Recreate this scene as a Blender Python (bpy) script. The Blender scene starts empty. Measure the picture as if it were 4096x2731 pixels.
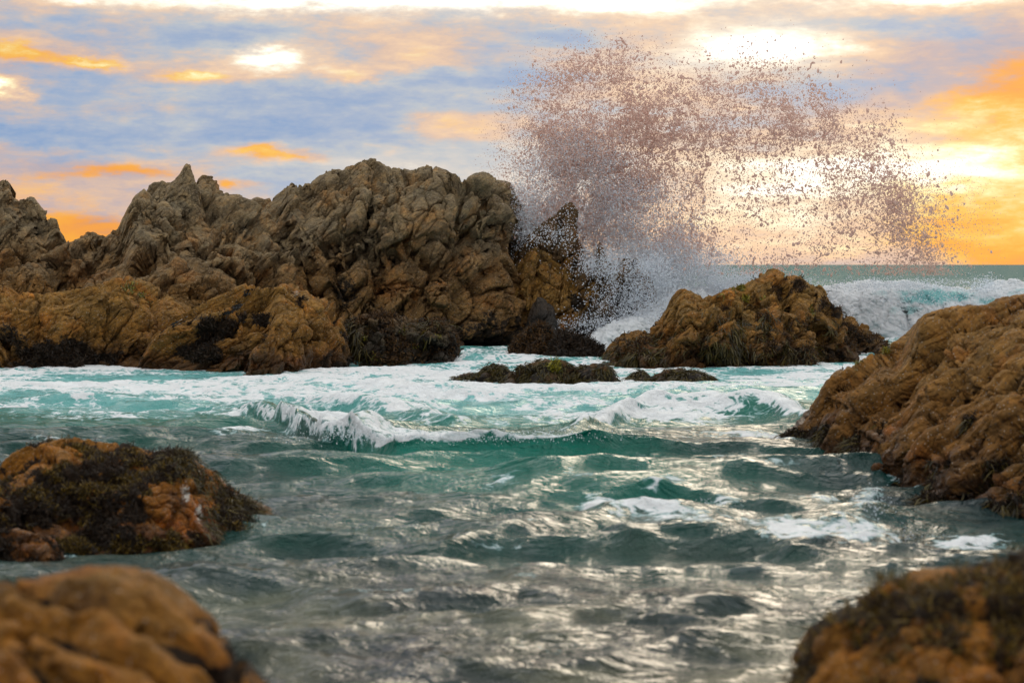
import bpy, math, random
import numpy as np
import time
from concurrent.futures import ThreadPoolExecutor
from mathutils import Vector

# ------------------------------------------------------------------ camera, sky, sun, exposure
SC = bpy.context.scene
COL = SC.collection
H = 2.2            # camera height above the water
F = 1707.0         # focal length in units of 1/1024 of the frame width (60 mm)
HY = 264.0         # row of the horizon
cam_d = bpy.data.cameras.new('camera')
cam = bpy.data.objects.new('camera', cam_d)
COL.objects.link(cam)
cam.location = (0, 0, H)
cam.rotation_euler = (math.radians(90), 0, 0)
cam_d.lens = 60.0
cam_d.sensor_width = 36.0
cam_d.shift_y = -(341 - HY) / 1024.0
cam_d.clip_start = 0.1
cam_d.clip_end = 30000
cam_d.dof.use_dof = True
cam_d.dof.focus_distance = 38.0
cam_d.dof.aperture_fstop = 2.3
SC.camera = cam
SC.view_settings.view_transform = 'Standard'
SC.view_settings.look = 'None'
SC.view_settings.gamma = 1
SC.view_settings.exposure = 0.0
SC.view_settings.use_curve_mapping = False
SC.cycles.max_bounces = 6
SC.cycles.transparent_max_bounces = 8

SUN_AZ, SUN_EL = math.radians(12), math.radians(17)
sun_d = bpy.data.lights.new('sun', 'SUN')
sun_d.energy = 0.65
sun_d.angle = math.radians(22)
sun_d.color = (1.0, 0.84, 0.62)
sun = bpy.data.objects.new('sun', sun_d)
COL.objects.link(sun)
sdir = Vector((math.sin(SUN_AZ) * math.cos(SUN_EL), math.cos(SUN_AZ) * math.cos(SUN_EL), math.sin(SUN_EL)))
sun.rotation_euler = sdir.to_track_quat('Z', 'Y').to_euler()
sun.location = (30, 150, 60)


class NT:
    """small helper to wire nodes"""
    def __init__(self, tree):
        self.t = tree
        self.n = tree.nodes
        self.l = tree.links

    def node(self, typ, **kw):
        nd = self.n.new(typ)
        for k, v in kw.items():
            setattr(nd, k, v)
        return nd

    def put(self, sock, v):
        if v is None:
            return
        if isinstance(v, bpy.types.NodeSocket):
            self.l.new(v, sock)
        else:
            if hasattr(sock.default_value, '__len__') and not hasattr(v, '__len__'):
                v = [v] * len(sock.default_value)
            if hasattr(v, '__len__') and len(sock.default_value) == 4 and len(v) == 3:
                v = tuple(v) + (1,)
            sock.default_value = v

    def m(self, op, a, b=None, c=None, clamp=False):
        nd = self.node('ShaderNodeMath', operation=op)
        nd.use_clamp = clamp
        self.put(nd.inputs[0], a)
        self.put(nd.inputs[1], b)
        self.put(nd.inputs[2], c)
        return nd.outputs[0]

    def v(self, op, a, b=None, s=None):
        nd = self.node('ShaderNodeVectorMath', operation=op)
        self.put(nd.inputs[0], a)
        self.put(nd.inputs[1], b)
        if s is not None:
            self.put(nd.inputs['Scale'], s)
        return nd.outputs['Value'] if op in ('LENGTH', 'DOT_PRODUCT', 'DISTANCE') else nd.outputs[0]

    def noise(self, vec, scale, detail=4, rough=0.55, dist=0.0, col=False):
        nd = self.node('ShaderNodeTexNoise')
        self.put(nd.inputs['Vector'], vec)
        self.put(nd.inputs['Scale'], scale)
        self.put(nd.inputs['Detail'], detail)
        self.put(nd.inputs['Roughness'], rough)
        self.put(nd.inputs['Distortion'], dist)
        return nd.outputs['Color' if col else 0]

    def voro(self, vec, scale, feature='F1', out='Distance', rnd=1.0):
        nd = self.node('ShaderNodeTexVoronoi', feature=feature)
        self.put(nd.inputs['Vector'], vec)
        self.put(nd.inputs['Scale'], scale)
        self.put(nd.inputs['Randomness'], rnd)
        return nd.outputs[out]

    def ramp(self, fac, stops, interp='LINEAR'):
        nd = self.node('ShaderNodeValToRGB')
        cr = nd.color_ramp
        cr.interpolation = interp
        while len(cr.elements) < len(stops):
            cr.elements.new(0.5)
        for e, (p, c) in zip(cr.elements, stops):
            e.position = p
            e.color = tuple(c) + (1,) if len(c) == 3 else c
        self.put(nd.inputs[0], fac)
        return nd.outputs[0]

    def step(self, x, a, b):
        nd = self.node('ShaderNodeMapRange', interpolation_type='SMOOTHSTEP')
        self.put(nd.inputs[0], x)
        self.put(nd.inputs[1], a)
        self.put(nd.inputs[2], b)
        return nd.outputs[0]

    def mix(self, f, a, b):
        nd = self.node('ShaderNodeMix', data_type='RGBA')
        self.put(nd.inputs[0], f)
        self.put(nd.inputs[6], a)
        self.put(nd.inputs[7], b)
        return nd.outputs[2]

    def sep(self, vec):
        nd = self.node('ShaderNodeSeparateXYZ')
        self.put(nd.inputs[0], vec)
        return nd.outputs

    def comb(self, x, y, z):
        nd = self.node('ShaderNodeCombineXYZ')
        for i, q in enumerate((x, y, z)):
            self.put(nd.inputs[i], q)
        return nd.outputs[0]

    def attr(self, name, out='Fac'):
        nd = self.node('ShaderNodeAttribute', attribute_name=name)
        return nd.outputs[out]

    def bump(self, h, strength, dist, normal=None):
        nd = self.node('ShaderNodeBump')
        self.put(nd.inputs['Strength'], strength)
        self.put(nd.inputs['Distance'], dist)
        self.put(nd.inputs['Height'], h)
        if normal is not None:
            self.put(nd.inputs['Normal'], normal)
        return nd.outputs[0]


def srgb(r, g, b):
    return tuple((c / 255 / 12.92 if c / 255 <= 0.04045 else ((c / 255 + 0.055) / 1.055) ** 2.4) for c in (r, g, b))


DECK = 1.12           # the cloud deck overhead is brighter than the strip of it in the frame


def build_world():
    w = bpy.data.worlds.new('World')
    SC.world = w
    w.use_nodes = True
    w.node_tree.nodes.clear()
    N = NT(w.node_tree)
    d = N.v('NORMALIZE', N.node('ShaderNodeTexCoord').outputs['Generated'])
    x, y, z = N.sep(d)[:3]
    az = N.m('ARCTAN2', x, y)
    el = N.m('ARCSINE', z)
    # cloud layers are flat and seen edge-on near the horizon: the pattern is stretched sideways
    st = N.v('MULTIPLY', d, (1.0, 1.0, 4.6))
    warp = N.v('SUBTRACT', N.noise(st, 7.0, 5, 0.6, col=True), (0.5, 0.5, 0.5))
    ws = N.sep(warp)
    fine = N.v('SUBTRACT', N.noise(N.v('MULTIPLY', d, (1.0, 1.0, 2.6)), 26.0, 9, 0.68, col=True), (0.5, 0.5, 0.5))
    fs = N.sep(fine)
    u = N.m('ADD', N.m('MULTIPLY_ADD', az, 1707, 512), N.m('ADD', N.m('MULTIPLY', ws[0], 110), N.m('MULTIPLY', fs[0], 76)))
    vv = N.m('ADD', N.m('MULTIPLY_ADD', el, -1707, HY), N.m('ADD', N.m('MULTIPLY', ws[1], 30), N.m('MULTIPLY', fs[1], 30)))
    P = N.comb(u, vv, 0)
    n1 = N.m('SUBTRACT', N.noise(st, 10.0, 8, 0.60, 0.3), 0.5)
    n2 = N.m('SUBTRACT', N.noise(N.v('ADD', N.v('MULTIPLY', d, (1, 1, 7.0)), (3, 7, 1)), 7.0, 7, 0.56, 0.2), 0.5)
    n3 = N.m('SUBTRACT', N.noise(N.v('MULTIPLY', d, (1, 1, 4.0)), 34.0, 8, 0.62, .3), 0.5)
    n4 = N.m('SUBTRACT', N.noise(N.v('MULTIPLY', d, (1, 1, 2.4)), 90.0, 7, 0.66), 0.5)
    B = N.m('ADD', N.m('ADD', N.m('MULTIPLY', n4, .24), N.m('MULTIPLY_ADD', n3, .55, 0.48)), N.m('ADD', N.m('MULTIPLY', n1, 0.50), N.m('MULTIPLY', n2, 0.42)))
    W = N.m('ADD', N.m('ADD', N.m('MULTIPLY', n4, .40), N.m('MULTIPLY_ADD', n3, .6, 0.25)), N.m('ADD', N.m('MULTIPLY', n2, 1.0), N.m('MULTIPLY', n1, 0.5)))
    blobs = [
        # cx, cy, rx, ry, brightness, warmth : gaps and banks of the cloud deck (hundredths of a degree scale)
        (330, 3, 230, 14, .62, .12), (600, 0, 120, 12, .42, .1), (60, 6, 90, 10, .22, .25), (215, -2, 60, 8, -.3, -.2),
        (765, 52, 90, 30, .60, .10), (880, 0, 170, 16, .45, .25), (770, 8, 66, 12, -.20, -.1), (890, 160, 120, 40, .22, .15),
        (266, 60, 40, 12, .62, .5), (5, 94, 24, 12, .70, .9), (30, 60, 50, 9, .24, .8), (95, 65, 28, 5, .34, .9),
        (188, 76, 34, 5, .26, .8), (342, 73, 30, 8, .28, .6), (415, 50, 46, 20, .18, .35), (258, 152, 22, 7, .16, .95),
        (455, 122, 52, 12, .16, .55), (240, 186, 24, 5, .08, .8), (120, 172, 80, 8, .05, .7), (300, 158, 30, 6, .05, .7),
        (250, 40, 60, 16, -.16, -.5), (275, 130, 140, 14, -.17, -.45), (300, 98, 110, 8, -.13, -.4), (475, 77, 90, 9, -.22, -.55),
        (565, 34, 36, 9, -.18, -.4), (40, 142, 90, 8, -.20, -.45), (90, 110, 110, 22, -.10, -.15), (440, 172, 150, 20, .14, -.65),
        (100, 236, 50, 18, -.02, .85), (60, 205, 150, 34, .03, .26), (20, 240, 60, 30, .02, .2), (520, 175, 60, 30, .03, -.4), (330, 105, 120, 30, -.06, -.3),
        (910, 80, 90, 38, -.12, .12), (900, 40, 80, 18, -.06, -.2), (1020, 80, 46, 40, .0, .36), (1010, 118, 40, 12, .08, .5),
        (1010, 236, 74, 34, .03, 1.1), (960, 190, 60, 24, .10, .35), (780, 248, 220, 18, .12, .22), (780, 190, 120, 44, .36, .30), (960, 160, 90, 18, .12, .1),
        (620, 120, 70, 70, .14, .10), (1090, 170, 160, 130, .10, .7), (-120, 150, 160, 120, -.05, .2), (640, 235, 90, 30, .10, .25),
    ]
    for (cx, cy, rx, ry, db, dw) in blobs:
        q = N.v('MULTIPLY', N.v('SUBTRACT', P, (cx, cy, 0)), (1 / rx, 1 / ry, 0))
        e = N.m('POWER', 2.718, N.m('MULTIPLY', N.v('DOT_PRODUCT', q, q), -0.9))
        B = N.m('MULTIPLY_ADD', e, db, B)
        W = N.m('MULTIPLY_ADD', e, dw, W)
    B = N.m('ADD', B, 0, clamp=True)
    W = N.m('ADD', W, 0, clamp=True)
    cool = N.ramp(B, [(0.0, srgb(108, 146, 200)), (.20, srgb(136, 165, 206)), (.36, srgb(164, 180, 206)), (.50, srgb(190, 196, 204)),
                      (.64, srgb(214, 208, 204)), (.80, srgb(246, 238, 226)), (1, srgb(255, 253, 250))])
    warm = N.ramp(B, [(0.0, srgb(165, 120, 130)), (.24, srgb(214, 150, 110)), (.42, srgb(246, 160, 70)), (.56, srgb(252, 172, 62)),
                      (.68, srgb(253, 196, 92)), (.82, srgb(255, 232, 165)), (1, srgb(255, 252, 240))])
    mid = N.ramp(B, [(0.0, srgb(138, 142, 176)), (.24, srgb(170, 168, 186)), (.42, srgb(196, 176, 178)), (.56, srgb(224, 192, 172)),
                     (.68, srgb(244, 208, 176)), (.82, srgb(254, 238, 212)), (1, srgb(255, 253, 248))])
    c = N.mix(N.step(W, .05, .50), cool, mid)
    c = N.mix(N.step(W, .52, 1.0), c, warm)
    # the hidden sun is behind the bright part of the deck; the top of the sky is a plain lit deck
    up = N.step(z, .13, .42)
    deck = N.ramp(N.noise(N.v('MULTIPLY', d, (1, 1, 1.6)), 4.6, 7, .62), [(.38, srgb(92, 106, 130)), (.50, srgb(200, 202, 200)), (.64, srgb(255, 248, 228))])
    c = N.mix(N.m('MULTIPLY', up, .85), c, deck)
    gain = N.m('ADD', N.m('MULTIPLY_ADD', N.step(B, .72, 1.0), 0.35, 1.0), N.m('MULTIPLY', up, DECK))
    c = N.v('SCALE', c, s=gain)
    c = N.mix(N.step(z, -0.03, -0.10), c, srgb(88, 96, 92))
    sky = N.node('ShaderNodeTexSky', sky_type='NISHITA')
    sky.sun_disc = False
    sky.sun_elevation = SUN_EL
    sky.sun_rotation = SUN_AZ
    bg1 = N.node('ShaderNodeBackground')
    N.put(bg1.inputs[0], sky.outputs[0])
    bg1.inputs[1].default_value = 0.05
    bg2 = N.node('ShaderNodeBackground')
    N.put(bg2.inputs[0], c)
    bg2.inputs[1].default_value = 1.0
    mx = N.node('ShaderNodeMixShader')      # thin clear sky behind a nearly closed deck of cloud
    mx.inputs[0].default_value = 0.93
    N.l.new(bg1.outputs[0], mx.inputs[1])
    N.l.new(bg2.outputs[0], mx.inputs[2])
    out = N.node('ShaderNodeOutputWorld')
    N.l.new(mx.outputs[0], out.inputs[0])
    w.cycles.sampling_method = 'MANUAL'
    w.cycles.sample_map_resolution = 1024


build_world()

# ------------------------------------------------------------------ numpy noise
POOL = ThreadPoolExecutor(4)
T0 = time.time()
rng = np.random.RandomState(7)
PERM = np.concatenate([rng.permutation(256)] * 2).astype(np.int32)
G3 = rng.normal(size=(256, 3)).astype(np.float32)
G3 /= np.linalg.norm(G3, axis=1)[:, None]
R3 = rng.rand(256, 3).astype(np.float32)
R1 = rng.rand(256).astype(np.float32) * 2 - 1
T3 = rng.normal(size=(256, 3)).astype(np.float32)


def hsh(ix, iy, iz):
    return PERM[PERM[PERM[ix & 255] + (iy & 255)] + (iz & 255)]


def chunked(fn):
    """run a per-point function in cache-sized pieces on all cores"""
    def run(P, seed=0):
        n = len(P)
        if n < 40000:
            return fn(P, seed)
        parts = list(POOL.map(lambda i: fn(P[i:i + 20000], seed), range(0, n, 20000)))
        if isinstance(parts[0], tuple):
            return tuple(np.concatenate(q) for q in zip(*parts))
        return np.concatenate(parts)
    return run


@chunked
def perlin(P, seed=0):
    P = P.astype(np.float32) + np.float32(seed * 17.31)
    I = np.floor(P).astype(np.int32)
    f = P - I
    w = f * f * f * (f * (f * 6 - 15) + 10)
    out = 0
    for dx in (0, 1):
        wx = w[:, 0] if dx else 1 - w[:, 0]
        for dy in (0, 1):
            wy = wx * (w[:, 1] if dy else 1 - w[:, 1])
            for dz in (0, 1):
                g = G3[hsh(I[:, 0] + dx, I[:, 1] + dy, I[:, 2] + dz)]
                dd = g[:, 0] * (f[:, 0] - dx) + g[:, 1] * (f[:, 1] - dy) + g[:, 2] * (f[:, 2] - dz)
                out = out + dd * wy * (w[:, 2] if dz else 1 - w[:, 2])
    return out * 1.5


def fbm(P, octs=4, gain=0.5, seed=0):
    o, a = 0, 1.0
    for k in range(octs):
        o = o + a * perlin(P * (2.03 ** k), seed + k * 3)
        a *= gain
    return o


@chunked
def voronoi(P, seed=0):
    P = P.astype(np.float32) + np.float32(seed * 11.7)
    I = np.floor(P).astype(np.int32)
    f = P - I
    n = len(P)
    d1 = np.full(n, 9, np.float32)
    d2 = np.full(n, 9, np.float32)
    idc = np.zeros(n, np.int32)
    vec = np.zeros((n, 3), np.float32)
    for dx in (-1, 0, 1):
        for dy in (-1, 0, 1):
            for dz in (-1, 0, 1):
                h = hsh(I[:, 0] + dx, I[:, 1] + dy, I[:, 2] + dz)
                r = f - R3[h] - np.array([dx, dy, dz], np.float32)
                d = (r * r).sum(1)
                c = d < d1
                d2 = np.where(c, d1, np.minimum(d2, d))
                d1 = np.where(c, d, d1)
                idc = np.where(c, h, idc)
                vec[c] = r[c]
    return np.sqrt(d1), np.sqrt(d2), idc, vec


def joints(P, size, stretch, ang, seed, warp=0.20):
    """broken rock: blocks that stand proud or back, each with its own tilted face, cracks between"""
    c, s = math.cos(ang), math.sin(ang)
    x, y, z = P[:, 0], P[:, 1], P[:, 2]
    Q = np.stack([(c * x + s * z) / stretch, y, -s * x + c * z], 1) / size
    Wp = np.stack([perlin(Q * 0.8, seed + 1), perlin(Q * 0.8, seed + 2), perlin(Q * 0.8, seed + 3)], 1)
    d1, d2, i, v = voronoi(Q + warp * Wp, seed)
    e = d2 - d1
    return R1[i], (T3[i] * v).sum(1), e


# ------------------------------------------------------------------ mesh helpers
def fast_mesh(name, V, faces, mat, smooth=True, attrs=None):
    me = bpy.data.meshes.new(name)
    k = faces.shape[1]
    me.vertices.add(len(V))
    me.vertices.foreach_set('co', np.ascontiguousarray(V, np.float32).ravel())
    me.loops.add(faces.size)
    me.loops.foreach_set('vertex_index', np.ascontiguousarray(faces, np.int32).ravel())
    me.polygons.add(len(faces))
    me.polygons.foreach_set('loop_start', np.arange(0, faces.size, k, dtype=np.int32))
    me.polygons.foreach_set('loop_total', np.full(len(faces), k, np.int32))
    if smooth:
        me.polygons.foreach_set('use_smooth', np.ones(len(faces), bool))
    for an, av in (attrs or {}).items():
        av = np.asarray(av, np.float32)
        if av.ndim == 1:
            me.attributes.new(an, 'FLOAT', 'POINT').data.foreach_set('value', av)
        else:
            me.attributes.new(an, 'FLOAT_VECTOR', 'POINT').data.foreach_set('vector', av.ravel())
    me.update(calc_edges=True)
    me.validate()
    me.materials.append(mat)
    return me


def link(name, me, parent=None, **props):
    o = bpy.data.objects.new(name, me)
    COL.objects.link(o)
    if parent:
        o.parent = parent
    for k, v in props.items():
        if v:
            o[k] = v
    return o


def grid_faces(nr, nc):
    i = np.arange(nr - 1)[:, None] * nc + np.arange(nc - 1)[None, :]
    i = i.ravel()
    return np.stack([i, i + 1, i + nc + 1, i + nc], 1)


def grid_normals(V, nr, nc):
    G = V.reshape(nr, nc, 3)
    a = np.gradient(G, axis=0)
    b = np.gradient(G, axis=1)
    n = np.cross(b, a)
    ln = np.linalg.norm(n, axis=2, keepdims=True)
    n = n / np.maximum(ln, 1e-9)
    return n.reshape(-1, 3)


# ------------------------------------------------------------------ materials
def new_mat(name):
    m = bpy.data.materials.new(name)
    m.use_nodes = True
    m.node_tree.nodes.clear()
    return m, NT(m.node_tree)


def finish(N, bsdf):
    out = N.node('ShaderNodeOutputMaterial')
    N.l.new(bsdf.outputs[0], out.inputs[0])


def rock_material(name, top, low, mid_z, span, speck=0.5, grain=1.0, algae=(0.012, 0.007, 0.003), wet_z=0.25, fol=40):
    m, N = new_mat(name)
    pos = N.node('ShaderNodeNewGeometry').outputs['Position']
    z = N.sep(pos)[2]
    big = N.noise(pos, 0.55 * grain, 4, 0.6)
    med = N.noise(pos, 2.6 * grain, 6, 0.65, 0.6)
    fin = N.noise(pos, 16 * grain, 6, 0.7)
    zz = N.m('ADD', z, N.m('MULTIPLY', N.m('SUBTRACT', big, 0.5), span * 2.2))
    f = N.step(zz, mid_z - span * .5, mid_z + span * .5)
    c = N.mix(f, low, top)
    hue = N.ramp(med, [(.28, (.42, .37, .33)), (.44, (.86, .82, .78)), (.58, (1.18, 1.06, .90)), (.74, (1.75, 1.45, 1.08))])
    c = N.v('MULTIPLY', c, hue)
    # rust and ochre stains
    st = N.step(N.noise(N.v('ADD', pos, (9, 4, 2)), 1.1 * grain, 6, 0.66, 0.4), .50, .68)
    c = N.mix(N.m('MULTIPLY', st, 0.55), c, N.v('MULTIPLY', c, (1.55, 1.02, .50)))
    gr = N.step(N.noise(N.v('ADD', pos, (1, 14, 5)), .9 * grain, 5, 0.6, 0.2), .52, .70)
    c = N.mix(N.m('MULTIPLY', gr, 0.5), c, N.v('MULTIPLY', c, (.80, .92, 1.02)))
    c = N.v('MULTIPLY', c, N.ramp(fin, [(.25, (.52, .50, .48)), (.5, (1, 1, 1)), (.75, (1.5, 1.46, 1.4))]))
    # feldspar crystals: pale grains in the granite
    g = N.voro(pos, 34 * grain, 'F1', 'Distance')
    gc = N.node('ShaderNodeSeparateColor')
    N.put(gc.inputs[0], N.voro(pos, 34 * grain, 'F1', 'Color'))
    sp = N.m('MULTIPLY', N.step(g, .34, .20), N.m('GREATER_THAN', gc.outputs[0], 1 - 0.30 * speck))
    c = N.mix(N.m('MULTIPLY', sp, .75), c, (.46, .40, .32))
    dk = N.m('MULTIPLY', N.step(g, .42, .26), N.m('LESS_THAN', gc.outputs[1], .16))
    c = N.mix(N.m('MULTIPLY', dk, .7), c, (.03, .022, .016))
    # wet black band at the waterline and patches of dark turf algae and painted recess shade
    wn = N.noise(pos, 1.7 * grain, 6, 0.66, 0.8)
    wet = N.step(N.m('ADD', z, N.m('MULTIPLY', N.m('SUBTRACT', wn, .5), 1.5)), wet_z + .22, wet_z - .12)
    c = N.mix(N.m('MULTIPLY', wet, 0.85), c, N.v('MULTIPLY', c, (.24, .20, .18)))
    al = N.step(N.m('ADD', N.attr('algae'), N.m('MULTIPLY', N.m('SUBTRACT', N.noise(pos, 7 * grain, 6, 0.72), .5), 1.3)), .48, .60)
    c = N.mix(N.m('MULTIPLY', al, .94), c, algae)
    # white crust
    cr = N.step(N.m('ADD', N.attr('crust'), N.m('MULTIPLY', N.m('SUBTRACT', N.noise(pos, 14 * grain, 6, 0.75), .5), 1.6)), .55, .68)
    c = N.mix(cr, c, (.50, .47, .42))
    b = N.node('ShaderNodeBsdfPrincipled')
    N.put(b.inputs['Base Color'], c)
    N.put(b.inputs['Roughness'], N.m('SUBTRACT', .86, N.m('MULTIPLY', wet, .50)))
    b.inputs['Specular IOR Level'].default_value = 0.35
    # foliation: thin seams and hairline joints that run the way the rock splits
    rot = N.node('ShaderNodeVectorRotate', rotation_type='Y_AXIS')
    N.put(rot.inputs['Vector'], N.v('ADD', pos, N.v('SCALE', N.noise(pos, .8 * grain, 3, .5, col=True), s=.35 / grain)))
    rot.inputs['Angle'].default_value = math.radians(fol)
    fp = N.v('MULTIPLY', rot.outputs[0], (.30, .8, 1.25))
    seam = N.m('MINIMUM', N.m('MULTIPLY', N.voro(fp, 2.4 * grain, 'DISTANCE_TO_EDGE'), 9.0), 1.0)
    seam2 = N.m('MINIMUM', N.m('MULTIPLY', N.voro(N.v('MULTIPLY', rot.outputs[0], (.5, 1, 1.1)), 7.5 * grain, 'DISTANCE_TO_EDGE'), 7.0), 1.0)
    stri = N.noise(N.v('MULTIPLY', rot.outputs[0], (.22, .8, 1.3)), 9 * grain, 6, .7)
    hgt = N.m('ADD', N.m('MULTIPLY', N.noise(pos, 9 * grain, 8, 0.7, 0.4), .9), N.m('MULTIPLY', N.noise(pos, 42 * grain, 4, 0.7), .25))
    hgt = N.m('ADD', hgt, N.m('ADD', N.m('MULTIPLY', seam, .55), N.m('ADD', N.m('MULTIPLY', seam2, .22), N.m('MULTIPLY', stri, .8))))
    hgt = N.m('ADD', hgt, N.m('MULTIPLY', N.m('MULTIPLY', al, N.noise(pos, 45 * grain, 4, 0.8)), .7))
    N.put(b.inputs['Normal'], N.bump(hgt, 1.0, 0.085 / grain))
    finish(N, b)
    return m


M_STACK = rock_material('granite_dry', (.250, .200, .122), (.205, .122, .044), 2.3, 1.4, .9, fol=42)
M_STACK2 = rock_material('granite_ridge', (.235, .174, .098), (.215, .124, .038), 1.9, 1.2, .9, fol=55)
M_OCHRE = rock_material('granite_ochre', (.265, .152, .036), (.225, .118, .024), 1.2, .8, .9, fol=35, wet_z=.35)
M_MID = rock_material('granite_islet', (.250, .146, .036), (.205, .110, .026), 1.0, .8, .9, fol=45, wet_z=.35)
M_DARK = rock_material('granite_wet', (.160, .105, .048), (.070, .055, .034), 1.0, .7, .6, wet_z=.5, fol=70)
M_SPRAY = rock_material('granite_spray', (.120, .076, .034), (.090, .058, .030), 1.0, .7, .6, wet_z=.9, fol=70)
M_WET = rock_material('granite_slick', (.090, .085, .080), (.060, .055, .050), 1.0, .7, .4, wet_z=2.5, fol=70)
M_RIGHT = rock_material('granite_brown', (.285, .162, .045), (.215, .108, .024), .9, .6, 1.0, grain=1.05, wet_z=.34, fol=35)
M_NEAR = rock_material('granite_near', (.290, .130, .015), (.250, .102, .010), .5, .3, .8, grain=2.0, wet_z=.16)
M_BLUR = rock_material('granite_closest', (.270, .150, .040), (.320, .140, .011), 1.35, .35, .5, grain=2.0, wet_z=-.5, fol=-15)
M_WEEDROCK = rock_material('granite_weedy', (.120, .070, .030), (.080, .050, .022), .3, .2, .5, grain=2.0, wet_z=.1)


def weed_material(name, c1, c2, rough=.55):
    m, N = new_mat(name)
    t = N.attr('tint')
    c = N.mix(t, c1, c2)
    b = N.node('ShaderNodeBsdfPrincipled')
    N.put(b.inputs['Base Color'], c)
    b.inputs['Roughness'].default_value = rough
    tr = N.node('ShaderNodeBsdfTranslucent')
    N.put(tr.inputs[0], c)
    mx = N.node('ShaderNodeMixShader')
    mx.inputs[0].default_value = .25
    N.l.new(b.outputs[0], mx.inputs[1])
    N.l.new(tr.outputs[0], mx.inputs[2])
    finish(N, mx)
    return m


W_OLIVE = weed_material('olive_rockweed', (.014, .011, .002), (.120, .085, .009))
W_GOLD = weed_material('golden_rockweed', (.030, .020, .003), (.230, .140, .012))
W_BLACK = weed_material('dark_turf_weed', (.007, .004, .002), (.045, .022, .006), .7)
W_RUST = weed_material('rust_turf_weed', (.020, .009, .003), (.125, .058, .010), .7)
W_LIME = weed_material('lime_sea_lettuce', (.060, .060, .006), (.300, .260, .016), .4)
W_KELP = weed_material('black_kelp', (.006, .006, .006), (.030, .028, .026), .3)


# ------------------------------------------------------------------ rocks
def X_of(px, D):
    return (px - 512.0) / F * D


def Z_of(py, D):
    return H - (py - HY) / F * D


ROCKS = {}


def _upper(ox, oy):
    gx = np.arange(ox.min(), ox.max() + .5, 1.0)
    gy = np.full(len(gx), 1e4)
    for i in range(len(ox) - 1):
        a, b = sorted(((ox[i], oy[i]), (ox[i + 1], oy[i + 1])))
        m = (gx >= a[0] - .5) & (gx <= b[0] + .5)
        gy[m] = np.minimum(gy[m], np.interp(gx[m], [a[0], b[0] + 1e-6], [a[1], b[1]]))
    return gx, gy


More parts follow.
